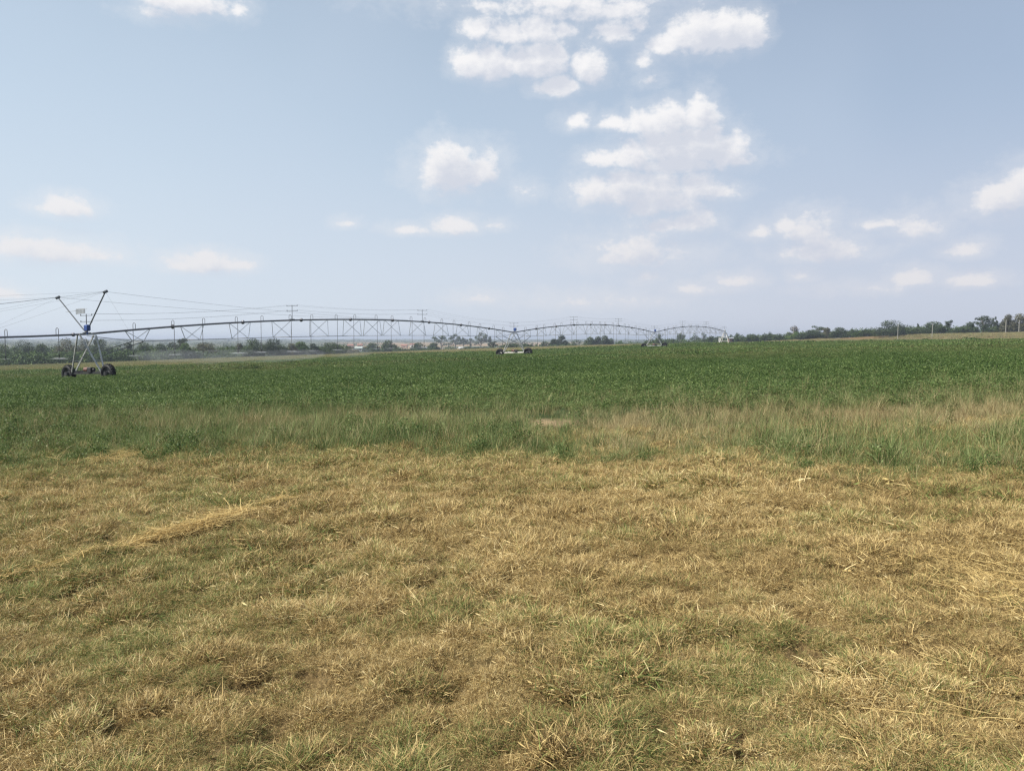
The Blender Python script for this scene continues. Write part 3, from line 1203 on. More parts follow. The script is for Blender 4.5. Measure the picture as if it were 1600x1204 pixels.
# posts with two crossarms carrying the overhead wires
POSTS = [(0, 0.0), (0, .315), (0, .645), (1, 0.0), (1, .33), (1, .66), (2, 0.0), (2, .33), (2, .67), (2, .985)]
arms = []
for (k, t) in POSTS:
    p = pipe_pt(k, t) + UP * .08
    mb = MB()
    mb.tube([p, p + UP * 1.22], .024, 6)
    mb.bar(p - AX * .25, p + AX * .25, .12, .06)
    o = rp(mb, 'wire_post', M_GALVD)
    ends = []
    for (h, w) in ((1.12, .62), (.70, .62)):
        mb = MB()
        mb.bar(p + UP * h - LT * w, p + UP * h + LT * w, .028, .028)
        for s in (-1, 1):
            mb.tube([p + UP * h + LT * (s * w * .95), p + UP * (h + .1) + LT * (s * w * .95)], .025, 6)
            ends.append(p + UP * (h + .1) + LT * (s * w * .95))
        rp(mb, 'crossarm', M_GALVD, o)
    arms.append(ends)
for j in range(4):
    mb = MB()
    pts = []
    for a, b in zip(arms[:-1], arms[1:]):
        for i in range(6):
            f = i / 6
            pts.append(a[j].lerp(b[j], f) - UP * (.22 * 4 * f * (1 - f)))
    pts.append(arms[-1][j])
    mb.tube(pts, .004, 4)
    rp(mb, 'overhead_wire', M_WIRE)


def wheel(parent, c, axis, turn=0.0):
    ax = axis.normalized()
    R_, W = .60, .36
    mb = MB()
    prof = [(-W * .30, .33), (-W * .46, .40), (-W * .5, .50), (-W * .40, .57), (-W * .2, R_), (0, R_ + .005), (W * .2, R_), (W * .40, .57), (W * .5, .50), (W * .46, .40), (W * .30, .33)]
    mb.lathe(c, ax, prof, 28)
    a = ax.orthogonal().normalized()
    b = ax.cross(a)
    for i in range(22):                                     # tractor lugs in a chevron
        for s in (-1, 1):
            th = 2 * math.pi * (i + (.5 if s > 0 else 0)) / 22
            th2 = th + .16
            r0 = (a * math.cos(th) + b * math.sin(th))
            r1 = (a * math.cos(th2) + b * math.sin(th2))
            mb.bar(c + r0 * (R_ + .012) + ax * (s * .01), c + r1 * (R_ - .022) + ax * (s * W * .42), .05, .06)
    rp(mb, 'tyre', M_TYRE, parent)
    mb = MB()
    mb.lathe(c, ax, [(-.11, .335), (-.10, .30), (-.02, .28), (.0, .10), (.03, .10), (.04, .0)], 20)
    mb.lathe(c, ax, [(.11, .335), (.10, .30), (.0, .285), (-.03, .10), (-.07, .09), (-.08, 0)], 20)
    rp(mb, 'rim', M_RIM, parent)


def tower(k, joint, beam_mat, base_z_off=0.0):
    g0 = gzf(joint.x, joint.y)
    half = 2.1
    wl = joint - LT * half
    wr = joint + LT * half
    zl, zr = gzf(wl.x, wl.y), gzf(wr.x, wr.y)
    bl = Vector((wl.x, wl.y, zl + .66))
    br = Vector((wr.x, wr.y, zr + .66))
    top = joint
    mb = MB()
    sp = .55
    il = bl.lerp(br, .12)
    ir = bl.lerp(br, .88)
    for (q, w) in ((il, -1), (ir, 1)):
        for s in (-1, 1):
            mb.bar(top + AX * (s * sp) + LT * (w * .12) - UP * .06, q + AX * (s * .10), .075, .075)
        # rungs between the two legs of a side
        for f in (.35, .68):
            mb.bar((top + AX * sp).lerp(q, f), (top - AX * sp).lerp(q, f), .04, .04)
    mb.bar(top - AX * sp, top + AX * sp, .16, .10)
    o = rp(mb, 'drive_tower', M_GALV)
    mb = MB()
    mb.bar(bl, br, .16, .14)
    mb.bar(bl.lerp(br, .30) + UP * .07, bl.lerp(br, .30) + UP * .16, .3, .2)
    rp(mb, 'base_beam', beam_mat, o)
    # struts from the legs up to the first truss brace on each side of the tower
    mb = MB()
    if k < 3:
        for (q, s) in ((il, -1), (ir, 1)):
            mb.bar((top + AX * sp).lerp(q, .58), truss_low(k, NODES[0], s), .045, .045)
    if k > 0:
        for (q, s) in ((il, -1), (ir, 1)):
            mb.bar((top - AX * sp).lerp(q, .58), truss_low(k - 1, NODES[-1], s), .045, .045)
    rp(mb, 'strut', M_GALVD, o)
    # drive motor and shafts on the beam
    mb = MB()
    m0 = bl.lerp(br, .53) + UP * .22
    mb.lathe(m0 - LT * .46, LT, [(0, 0), (0, .12), (.03, .15), (.40, .15), (.44, .11), (.46, 0)], 14)
    rp(mb, 'drive_motor', M_MOTOR, o)
    mb = MB()
    mb.box(m0 + LT * .20 - UP * .02, (.36, .32, .34), LT, .03)
    mb.lathe(m0 + LT * .36, LT, [(0, 0), (0, .09), (.22, .09), (.24, 0)], 10)
    mb.tube([m0 + LT * .6 - UP * .04, br - LT * .35 + UP * .05], .028, 6)
    mb.tube([m0 - LT * .5 - UP * .06, bl + LT * .35 + UP * .05], .028, 6)
    rp(mb, 'gearbox', M_BLACK, o)
    for (q, zq) in ((wl, zl), (wr, zr)):
        c = Vector((q.x, q.y, zq + .60))
        turn = Vector((AX.x, AX.y, 0))
        wheel(o, c + AX * .0, turn)
        mb = MB()
        mb.lathe(c - turn * .24, turn, [(0, 0), (0, .15), (.16, .17), (.18, .09), (.24, .09)], 12)
        rp(mb, 'wheel_gearbox', M_BLACK, o)
    # blue tower control box on top of the joint
    mb = MB()
    cb = top + UP * .40 + LT * .22 - AX * .1
    mb.box(cb, (.32, .26, .42), LT, .06)
    mb.tube([cb - UP * .22, cb - UP * .42], .04, 6)
    rp(mb, 'control_box', M_BLUE, o)
    return o


tower(0, A3, M_BLACK)
tower(1, B3, M_WHITE)  # sunlight on this base beam is put into its colour as white
tower(2, C3, M_GALV)

# tall masts of the outer tower, with the cables that hold the overhang
mast_tops = []
for (px, py, s, ln) in ((164.7, 455.5, 1, 2.3), (90.4, 464.5, -1, 2.75)):
    tip = A3 + LT * (s * ln) * 1.0
    d = pix_dir(px, py)
    tip = Vector((d.x / d.y * tip.y, tip.y, d.z / d.y * tip.y))
    mb = MB()
    foot = A3 + UP * .08 - LT * .05
    mb.tube([foot, tip], .042 if s > 0 else .036, 7)
    mb.tube([tip - UP * .07 - AX * .12, tip + UP * .05 + AX * .12], .09, 7)
    rp(mb, 'mast', M_GALVD)
    mast_tops.append(tip)


def cable(a, b, sag=.1, r=.0055):
    r = r * .62
    mb = MB()
    a, b = Vector(a), Vector(b)
    pts = [a.lerp(b, i / 10) - UP * (sag * 4 * (i / 10) * (1 - i / 10)) for i in range(11)]
    mb.tube(pts, r, 4)
    rp(mb, 'mast_cable', M_WIRE)


mr, ml = mast_tops
for m, sd in ((mr, 1), (ml, -1)):
    cable(m, pipe_pt(0, .60 if sd > 0 else .56) + UP * .1, .25, .010)
    cable(m, over_pt(23.5), .15, .010)
    cable(m, over_pt(14), .1)
    cable(m, over_pt(7), .05)
    cable(m, pipe_pt(0, .05 if sd > 0 else .0) + LT * (.1 * sd), .0, .006)
cable(mr, ml, .12)
cable(mr, over_pt(OV) + UP * 1.6, .1)
cable(ml, over_pt(OV) + UP * 1.3, .1)

# grey panel on a thin arm at the outer tower
mb = MB()
pc = pipe_pt(0, 0) + UP * 1.50
q0 = pc - LT * 1.05
mb.bar(pc - LT * 2.2 - UP * .05, pc + LT * .1 + UP * .12, .022, .022)
for i in range(7):
    f = i / 6
    mb.bar(q0 + LT * (.9 * f) + UP * .13, q0 + LT * (.9 * f) - UP * (.20 - .05 * f), .05, .02)
for hh in (.12, .04, -.05, -.14):
    mb.bar(q0 + UP * hh, q0 + LT * .9 + UP * (hh + .02), .022, .045)
rp(mb, 'grid_panel', M_MESH)

# the pivot point in the middle of the field
g0 = gzf(D3.x, D3.y)
mb = MB()
P0 = Vector((D3.x, D3.y, g0))
for (sx, sy) in ((1, 1), (1, -1), (-1, 1), (-1, -1)):
    mb.bar(P0 + LT * (sx * 1.35) + AX * (sy * 1.35) + UP * .05, D3 + LT * (sx * .28) + AX * (sy * .28) - UP * .3, .12, .12)
for f in (.33, .66):
    w = 1.35 + (.28 - 1.35) * f
    z = .05 + (D3.z - g0 - .35) * f
    c = [P0 + LT * (sx * w) + AX * (sy * w) + UP * z for (sx, sy) in ((1, 1), (1, -1), (-1, -1), (-1, 1))]
    for i in range(4):
        mb.bar(c[i], c[(i + 1) % 4], .07, .07)
piv = rp(mb, 'pivot_tower', M_WHITE)
mb = MB()
mb.tube([P0 + UP * .02, D3 + UP * .25, D3 + UP * .42 - AX * .25, D3 + UP * .1 - AX * .9, pipe_pt(2, .98)], .12, 10)
rp(mb, 'riser_pipe', M_WHITE, piv, True)
mb = MB()
mb.box(P0 - LT * 1.25 - AX * .6 + UP * 1.35, (.55, .40, 1.1), LT, .04)
mb.bar(P0 - LT * 1.25 - AX * .6, P0 - LT * 1.25 - AX * .6 + UP * .7, .14, .14)
rp(mb, 'control_panel', M_GALV, piv)


# --- water thrown by the sprinklers
def spray_mat(name, dens, col):
    m, N, out = new_mat(name)
    v = N.n('ShaderNodeVolumePrincipled')
    v.inputs['Color'].default_value = (*col, 1)
    v.inputs['Density'].default_value = dens
    v.inputs['Anisotropy'].default_value = 0.35
    N.link(v.outputs[0], out.inputs['Volume'])
    return m


def ellipsoid(mb, c, rx, ry, rz, nu=14, nv=8, flat=0.0):
    c = Vector(c)
    prof = []
    vs, fs = [], []
    for i in range(nv + 1):
        ph = math.pi * i / nv
        for j in range(nu):
            th = 2 * math.pi * j / nu
            vs.append(c + Vector((rx * math.sin(ph) * math.cos(th), ry * math.sin(ph) * math.sin(th), rz * math.cos(ph))))
    for i in range(nv):
        for j in range(nu):
            fs.append((i * nu + j, (i + 1) * nu + j, (i + 1) * nu + (j + 1) % nu, i * nu + (j + 1) % nu))
    mb.poly(vs, fs)


core, veil = MB(), MB()
for (k, i, b) in HEADS:
    if k > 0 or (k == 0 and i > 12):
        continue
    r = RND.uniform(.22, .55)
    ellipsoid(core, b + Vector((0, 0, -.02)), r, r, .035)
    if RND.random() < .4:
        ellipsoid(core, b + Vector((RND.uniform(-.2, .3), 0, -.07)), r * 1.6, r * 1.5, .02)
    rr = RND.uniform(1.2, 1.8)
    if k == 0 and 2 <= i <= 8:
        ellipsoid(veil, b + Vector((RND.uniform(-.3, .6), 0, -.35)), rr, rr, .5)
for t in np.linspace(.13, .30, 9):                          # mist drifting off the middle of the near span
    p = pipe_pt(0, t)
    g = gzf(p.x, p.y)
    ellipsoid(veil, Vector((p.x + RND.uniform(-1, 1), p.y + RND.uniform(-1, 2), g + RND.uniform(1.25, 1.6))), RND.uniform(2.5, 4), RND.uniform(2.0, 3), RND.uniform(.3, .5))
so = core.build('water_spray', spray_mat('spray_core', .7, (.97, .98, 1)))
tag(so, 'white spray thrown by the sprinkler heads under the near span', 'water spray', kind='stuff')
so = veil.build('water_mist', spray_mat('spray_mist', .03, (.93, .96, 1)))
tag(so, 'pale mist of water drifting above the crop under the near span', 'water mist', kind='stuff')


# ------------------------------------------------------------------ trees, bushes
def foliage_mat(name, stops, trans=.18):
    m, N, out = new_mat(name)
    a = N.n('ShaderNodeAttribute', attribute_name='blade', attribute_type='GEOMETRY')
    s = N.n('ShaderNodeSeparateColor')
    N.link(a.outputs['Color'], s.inputs[0])
    c = N.ramp(s.outputs[0], stops)
    p = N.n('ShaderNodeBsdfPrincipled')
    p.inputs['Roughness'].default_value = .7
    p.inputs['Specular IOR Level'].default_value = .2
    N.link(c, p.inputs['Base Color'])
    t = N.n('ShaderNodeBsdfTranslucent')
    N.link(c, t.inputs['Color'])
    mx = N.n('ShaderNodeMixShader')
    mx.inputs[0].default_value = trans
    N.link(p.outputs[0], mx.inputs[1])
    N.link(t.outputs[0], mx.inputs[2])
    N.link(mx.outputs[0], out.inputs[0])
    return m


FOL = {
    'dark': foliage_mat('dark_foliage', [(0, (.018, .032, .014)), (.6, (.038, .058, .024)), (1, (.065, .085, .038))]),
    'mid': foliage_mat('mid_foliage', [(0, (.028, .050, .018)), (.6, (.055, .085, .030)), (1, (.095, .125, .05))]),
    'light': foliage_mat('light_foliage', [(0, (.036, .070, .018)), (.6, (.072, .120, .032)), (1, (.125, .175, .05))]),
    'scrub': foliage_mat('scrub_foliage', [(0, (.026, .050, .014)), (.5, (.052, .090, .026)), (.85, (.085, .130, .038)), (1, (.13, .175, .055))]),
    'olive': foliage_mat('olive_foliage', [(0, (.055, .060, .030)), (.6, (.105, .105, .055)), (1, (.16, .15, .085))]),
    'grey': foliage_mat('grey_foliage', [(0, (.07, .062, .05)), (.6, (.12, .105, .085)), (1, (.17, .15, .12))]),
}
M_BARK = solid('bark', (.11, .085, .065), .9, 0, .45, 3.0)


def leaves(cs, rad, n, size, r, flat=.8):
    """leaf faces spread through lobes (centre, radii), denser near their skins"""
    w = np.array([a * b * c for (a, b, c) in rad]) ** (2 / 3)
    k = r.choice(len(cs), n, p=w / w.sum())
    d = unit(r.normal(0, 1, (n, 3)))
    q = (r.uniform(.25, 1, n) ** .5)[:, None]
    wob = (1 + .35 * (vnoise(d[:, 0] * 3 + k * 7.1, d[:, 1] * 3 + d[:, 2] * 4, 3) - .5))[:, None]
    c = np.array(cs)[k] + d * np.array(rad)[k] * q * wob
    nor = unit(d * .8 + r.normal(0, .75, (n, 3)) + np.array([[0, 0, .35]]))
    t1 = unit(np.cross(nor, unit(r.normal(0, 1, (n, 3)))))
    t2 = np.cross(nor, t1)
    s = (size * r.uniform(.6, 1.4, n))[:, None]
    V = np.stack([c - t1 * s * .6, c - t2 * s * .4 + nor * s * .1, c + t1 * s * .6, c + t2 * s * .4 + nor * s * .1], 1).reshape(-1, 3)
    A = np.zeros((n, 4, 4), dtype=np.float32)
    lob = r.uniform(-.22, .22, len(cs))[k]
    A[:, :, 0] = np.clip(r.uniform(.1, .9, n) + lob, 0, 1)[:, None]
    A[:, :, 3] = 1
    return V, A.reshape(-1, 4)


def plant(name, px0, px1, top, depth, shape, tint, label, cat=None, group=None, base_drop=0.0, seed=None):
    cxp = (px0 + px1) / 2
    x, y = at(cxp, depth)
    w = (px1 - px0) / F * depth / 2 * 1.22
    g = gzf(x, y)
    d = pix_dir(cxp, top)
    h = d.z / d.y * depth - g
    h = max(h, .8)
    seed = seed if seed is not None else int(px0 * 7 + top * 3)
    r = np.random.default_rng(seed)
    root = empty(name, (x, y, g))
    tag(root, label, cat or name.replace('_', ' '), group)
    dep = max(w * .8, .8)
    cs, rad = [], []
    tk = MB()
    tr = max(.07, .026 * h)
    if shape == 'bush':
        nl = int(np.clip(5 + w * 1.6, 7, 22))
        for i in range(nl):
            fx = r.uniform(-1, 1)
            hh = h * (1 - .35 * fx * fx) * r.uniform(.55, 1.0)
            rz = hh * r.uniform(.32, .46)
            cs.append((fx * w * .78, r.uniform(-.7, .7) * dep, hh - rz))
            rad.append((max(w * .26, .6) * r.uniform(.8, 1.2), max(w * .24, .6), rz))
            cs.append((fx * w * .8 + r.normal(0, .3), r.uniform(-.7, .7) * dep, hh * .3))
            rad.append((max(w * .25, .6), max(w * .22, .6), hh * .34))
        for i in range(4):
            c = cs[r.integers(0, len(cs))]
            tk.tube([(c[0] * .25, c[1] * .25, -.3), (c[0] * .6, c[1] * .6, c[2] * .55), c], [tr * .8, tr * .5, tr * .2], 6)
    elif shape == 'round':
        th = h * .07
        nl = int(np.clip(12 + w, 14, 24))
        for i in range(nl):
            a = r.uniform(0, 2 * np.pi)
            q = math.sqrt(r.uniform(0, 1))
            zz = th + (h - th) * (.16 + .62 * r.uniform(0, 1) * (1 - .5 * q * q))
            cs.append((q * w * .72 * math.cos(a), q * dep * .7 * math.sin(a), zz))
            rad.append((w * .34 * r.uniform(.8, 1.2), dep * .34, (h - th) * .24 * r.uniform(.8, 1.15)))
        cs.append((0, 0, h * .82))
        rad.append((w * .5, dep * .5, h * .18))
        for i in range(10):
            a = 2 * np.pi * i / 10 + r.normal(0, .2)
            cs.append((w * .74 * math.cos(a), dep * .7 * math.sin(a), h * r.uniform(.16, .34)))
            rad.append((w * .30, dep * .3, h * .24))
        tk.tube([(0, 0, -.3), (r.normal(0, .1), 0, th), (r.normal(0, .2), r.normal(0, .2), h * .55)], [tr * 1.3, tr, tr * .6], 8)
        for c in cs[::2]:
            tk.tube([(0, 0, th), (c[0] * .5, c[1] * .5, (th + c[2]) * .52), c], [tr * .6, tr * .4, tr * .15], 5)
    elif shape == 'layered':
        th = h * .3
        for i in range(11):
            a = r.uniform(0, 2 * np.pi)
            q = r.uniform(.1, 1) ** .6
            zz = h * (.42 + .52 * (i / 10)) * (1 - .12 * q)
            wq = 1 - .45 * abs(i / 10 - .45)
            cs.append((q * w * .8 * wq * math.cos(a), q * dep * .8 * math.sin(a), zz))
            rad.append((w * .40 * r.uniform(.6, 1.1), dep * .4, h * .075 * r.uniform(.8, 1.4)))
        cs.append((0, 0, h * .45))
        rad.append((w * .55, dep * .5, h * .25))
        tk.tube([(0, 0, -.3), (.1, 0, th), (r.normal(0, .3), 0, h * .8)], [tr * 1.3, tr, tr * .5], 8)
        for c in cs[:-1]:
            tk.tube([(0, 0, th * r.uniform(.8, 1.6)), (c[0] * .55, c[1] * .55, c[2] * .86), c], [tr * .6, tr * .35, tr * .12], 5)
    elif shape == 'gum':
        th = h * .35
        for i in range(12):
            a = r.uniform(0, 2 * np.pi)
            q = r.uniform(.15, 1) ** .7
            zz = h * r.uniform(.42, .93) * (1 - .10 * q)
            cs.append((q * w * .75 * math.cos(a), q * dep * .75 * math.sin(a), zz))
            rad.append((w * .30 * r.uniform(.7, 1.2), dep * .3, h * .10 * r.uniform(.7, 1.3)))
        cs.append((0, 0, h * .9))
        rad.append((w * .3, dep * .3, h * .1))
        tk.tube([(0, 0, -.3), (r.normal(0, .2), 0, th), (r.normal(0, .4), 0, h * .88)], [tr, tr * .8, tr * .25], 8)
        for c in cs[:-1]:
            tk.tube([(0, 0, c[2] * .55), (c[0] * .5, c[1] * .5, c[2] * .84), c], [tr * .5, tr * .3, tr * .1], 5)
    elif shape == 'palm':
        for i in range(9):
            a = 2 * np.pi * i / 9
            cs.append((w * .6 * math.cos(a), dep * .6 * math.sin(a), h * .84 + r.normal(0, .03) * h))
            rad.append((w * .38, dep * .38, h * .11))
        cs.append((0, 0, h * .9))
        rad.append((w * .4, dep * .4, h * .10))
        tk.tube([(0, 0, -.3), (r.normal(0, .1), 0, h * .5), (0, 0, h * .88)], [tr * 1.3, tr, tr * .8], 8)
    px = depth / F
    area = sum(4 * a * c for (a, b, c) in rad)
    size = max(.24, 1.25 * px)
    n = int(np.clip(area / (size * size) * 4.2, 600, 6500))
    if shape in ('layered', 'gum'):
        n = int(n * .75)
    V, A = leaves(cs, rad, n, size, r)
    me = np_mesh('crown', V, np.arange(len(V)).reshape(-1, 4), {'blade': A})
    link_mesh('foliage' if shape == 'bush' else 'crown', me, FOL[tint], root)
    tk.build('stem' if shape == 'bush' else 'trunk', M_BARK, root)
    return root


L_ = 'trees behind the left end of the field'
T, Bz = 'tree', 'bush'
PLANTS = [
    # left background, behind the low scrub
    (T, -22, 20, 535, 285, 'round', 'mid', 'green tree cut by the left frame edge behind the scrub', L_),
    (T, 18, 57, 531, 275, 'round', 'dark', 'dark spreading round tree left of the outer wheeled tower', L_),
    (T, 54, 78, 536, 285, 'round', 'mid', 'small green tree between the dark round tree and the outer tower', L_),
    (T, 86, 122, 528, 300, 'round', 'olive', 'tall olive brown tree seen behind the outer tower left legs', L_),
    (T, 114, 150, 528, 305, 'round', 'olive', 'olive brown tree seen through the outer tower frame', L_),
    (T, 145, 174, 529, 300, 'round', 'mid', 'green round tree just right of the outer tower legs', L_),
    (T, 147, 156, 525, 330, 'gum', 'dark', 'thin dark tree top rising just right of the blue control box', L_),
    (T, 190, 213, 534, 290, 'round', 'dark', 'dark rounded tree under the start of the first arched span', L_),
    (T, 212, 240, 534, 285, 'round', 'mid', 'mid green rounded tree right of the dark one under the first span', L_),
    (T, 238, 264, 536, 285, 'round', 'mid', 'low green tree left of the tall layered dark tree', L_),
    (T, 266, 298, 526, 280, 'layered', 'dark', 'tall dark tree with layered flat branches on the left', L_),
    (T, 278, 302, 535, 265, 'round', 'light', 'lighter green tree at the foot of the layered dark tree', L_),
    (T, 299, 341, 534, 290, 'round', 'olive', 'wide olive tree right of the layered dark tree', L_),
    (Bz, 338, 370, 538, 290, 'bush', 'light', 'pale green bush behind the thickest water mist', L_),
    (T, 366, 384, 536, 300, 'round', 'olive', 'small olive tree left of the pair of broad dark trees', L_),
    (T, 378, 412, 528, 285, 'round', 'mid', 'left one of the two broad trees behind the span middle', L_),
    (T, 408, 449, 528, 282, 'round', 'dark', 'right darker one of the two broad trees behind the span middle', L_),
    (T, 446, 466, 536, 290, 'round', 'olive', 'small olive tree beside the broad dark tree', L_),
    (T, 458, 484, 533, 300, 'round', 'light', 'light olive tree left of the first mid span wire post', L_),
    (T, 480, 498, 536, 290, 'round', 'dark', 'small dark tree between olive tree and wide dark tree', L_),
    (T, 496, 538, 534, 295, 'round', 'mid', 'wide green tree at the right end of the left tree line', L_),
    (Bz, 533, 560, 542, 330, 'bush', 'olive', 'low olive bush ending the left tree line', L_),
    # middle distance in front of the houses
    (T, 569, 596, 535, 520, 'round', 'mid', 'round hazy tree left of the orange earth track', 'hazy trees near the houses'),
    (T, 595, 619, 531, 500, 'round', 'mid', 'taller hazy tree right of the orange earth track', 'hazy trees near the houses'),
    (Bz, 612, 634, 541, 480, 'bush', 'dark', 'dark low bush right of the taller hazy tree', 'hazy trees near the houses'),
    (Bz, 628, 640, 545, 410, 'bush', 'mid', 'small bush right above the field edge in front of the grey sheds', 'hazy trees near the houses'),
    (T, 641, 667, 535, 540, 'round', 'mid', 'left one of two round hazy trees behind the grey sheds', 'hazy trees near the houses'),
    (T, 668, 689, 535, 530, 'round', 'mid', 'right one of two round hazy trees behind the grey sheds', 'hazy trees near the houses'),
    (T, 676, 703, 524, 900, 'gum', 'mid', 'wide hazy blue gum tree left of the tallest far gum', 'hazy far gum trees'),
    (T, 702, 721, 521.5, 900, 'gum', 'mid', 'tall hazy blue gum tree above the white far house', 'hazy far gum trees'),
    (T, 718, 730, 526, 920, 'gum', 'mid', 'narrow hazy gum tree right of the white far house', 'hazy far gum trees'),
    (T, 727, 744, 528, 920, 'gum', 'mid', 'low hazy gum tree left of the open topped gum', 'hazy far gum trees'),
    (T, 740, 763, 518.5, 850, 'gum', 'mid', 'tallest hazy gum tree with open top left of the middle tower', 'hazy far gum trees'),
    (T, 762, 770, 525, 800, 'gum', 'dark', 'thin hazy conical tree just left of the middle tower', 'hazy far gum trees'),
    (T, 764, 779, 532, 430, 'layered', 'dark', 'small dark flat topped tree left of the middle tower wheels', None),
    (Bz, 718, 750, 540, 450, 'bush', 'mid', 'green bushes on the field edge below the tall far gum', None),
    (Bz, 748, 768, 541, 440, 'bush', 'olive', 'low olive bush left of the small dark flat topped tree', None),
    (Bz, 784, 828, 534.5, 425, 'bush', 'mid', 'broad green bush right behind the middle tower wheels', None),
    (Bz, 824, 842, 533.5, 520, 'bush', 'mid', 'hazy bush right of the broad bush behind the middle tower', None),
    (T, 840, 862, 533, 560, 'round', 'mid', 'low hazy tree left of the dark domed trees', None),
    (T, 857, 873, 528.5, 470, 'round', 'dark', 'smaller dark tree on the left of the domed dark tree', None),
    (T, 868, 888, 523.5, 470, 'round', 'dark', 'dark domed tree standing alone under the second span', None),
    (T, 886, 916, 530, 600, 'round', 'mid', 'low hazy trees right of the dark domed tree', None),
    (T, 912, 932, 526, 500, 'round', 'mid', 'hazy round tree left of the third mid span wire post', None),
    (T, 926, 942, 525, 500, 'round', 'dark', 'darker hazy tree in the cluster under the second span', None),
    (T, 936, 953, 523.5, 490, 'round', 'dark', 'highest tree of the cluster under the second span', None),
    (T, 949, 961, 528, 500, 'round', 'mid', 'small rounded tree right of the cluster under the second span', None),
    (Bz, 958, 982, 530, 520, 'bush', 'light', 'pale hazy bush left half of the low row before the far tower', None),
    (Bz, 978, 1006, 530.5, 520, 'bush', 'light', 'pale hazy bush right half of the low row before the far tower', None),
    (T, 1024, 1036, 520, 620, 'gum', 'mid', 'hazy grey tree just right of the far tower top', None),
    (Bz, 1012, 1042, 527.5, 440, 'bush', 'mid', 'green bush seen through the legs of the far tower', None),
    (Bz, 1036, 1060, 525.5, 445, 'bush', 'mid', 'green bush between the far tower and the hazy grey gum', None),
    (T, 1055, 1071, 519.5, 640, 'gum', 'mid', 'left hazy grey gum behind the third span', 'hazy grey gums behind the third span'),
    (T, 1075, 1095, 520.5, 650, 'gum', 'mid', 'middle wide hazy grey gum behind the third span', 'hazy grey gums behind the third span'),
    (T, 1092, 1103, 518.5, 650, 'gum', 'mid', 'right narrow hazy grey gum behind the third span', 'hazy grey gums behind the third span'),
    # right hedge
    (Bz, 1100, 1132, 521.5, 420, 'bush', 'mid', 'dark green bush just left of the pivot point', None),
    (Bz, 1136, 1164, 519, 410, 'bush', 'mid', 'first green bush right of the pivot point', 'hedge right of the pivot'),
    (Bz, 1160, 1192, 519.5, 405, 'bush', 'mid', 'low hedge bush second right of the pivot point', 'hedge right of the pivot'),
    (Bz, 1186, 1212, 517.5, 400, 'bush', 'mid', 'hedge bush left of the pale pole by the grey brown tree', 'hedge right of the pivot'),
    (Bz, 1206, 1238, 517, 395, 'bush', 'mid', 'hedge bush directly left of the leftmost pole', 'hedge right of the pivot'),
    (T, 1228, 1252, 509.5, 420, 'round', 'grey', 'grey brown bare looking tree behind the leftmost pole', None),
    (Bz, 1232, 1266, 515.5, 385, 'bush', 'light', 'light green bush at the foot of the leftmost pole', 'hedge right of the pivot'),
    (T, 1262, 1288, 507.5, 390, 'layered', 'mid', 'tree with spiky top right of the grey brown tree', None),
    (Bz, 1248, 1284, 514.5, 378, 'bush', 'dark', 'dark bush under the tree with spiky top', 'hedge right of the pivot'),
    (T, 1280, 1300, 511.5, 385, 'round', 'olive', 'olive tree between the spiky topped tree and a dark dome', None),
    (T, 1297, 1325, 511, 375, 'round', 'dark', 'dark dome shaped tree in the middle of the right hedge', None),
    (Bz, 1320, 1346, 513, 372, 'bush', 'mid', 'green bush right of the dark dome shaped tree', 'hedge right of the pivot'),
    (Bz, 1340, 1372, 511.5, 368, 'bush', 'mid', 'green bush left of the broad dark tree with a pole before it', 'hedge right of the pivot'),
    (T, 1366, 1418, 499.5, 355, 'round', 'dark', 'broad dark domed tree with a pale pole in front', None),
    (Bz, 1412, 1444, 508, 355, 'bush', 'mid', 'low grey green bush between the two trees with poles in front', None),
    (T, 1428, 1436, 505, 370, 'gum', 'dark', 'small tree top poking above the low grey green bush', None),
    (T, 1438, 1474, 501.5, 350, 'round', 'mid', 'rounded green tree directly behind the second tall pole', None),
    (T, 1470, 1487, 498.5, 352, 'layered', 'dark', 'flat topped dark tree right of the rounded tree and pole', None),
    (Bz, 1480, 1510, 505, 346, 'bush', 'mid', 'round bush between the flat topped tree and the tall spiky tree', None),
    (T, 1503, 1524, 502.5, 345, 'round', 'mid', 'small leaning green tree left of the tall spiky tree', None),
    (T, 1518, 1550, 491.5, 340, 'layered', 'dark', 'tall dark tree with ragged spiky crown at the right', None),
    (T, 1548, 1558, 494, 345, 'gum', 'dark', 'thin open tree right of the tall ragged tree', None),
    (Bz, 1546, 1572, 501, 345, 'bush', 'mid', 'green bush below the thin open tree', None),
    (T, 1563, 1583, 490.5, 335, 'round', 'olive', 'olive tree with bushy head over the third tall pole', None),
    (T, 1578, 1602, 489.5, 335, 'round', 'olive', 'olive tree with bushy head over the pole nearest the right edge', None),
    (T, 1598, 1630, 489, 335, 'round', 'mid', 'green tree cut off by the right frame edge', None),
]
for p in PLANTS:
    plant(p[0], *p[1:7], p[7], group=p[8])


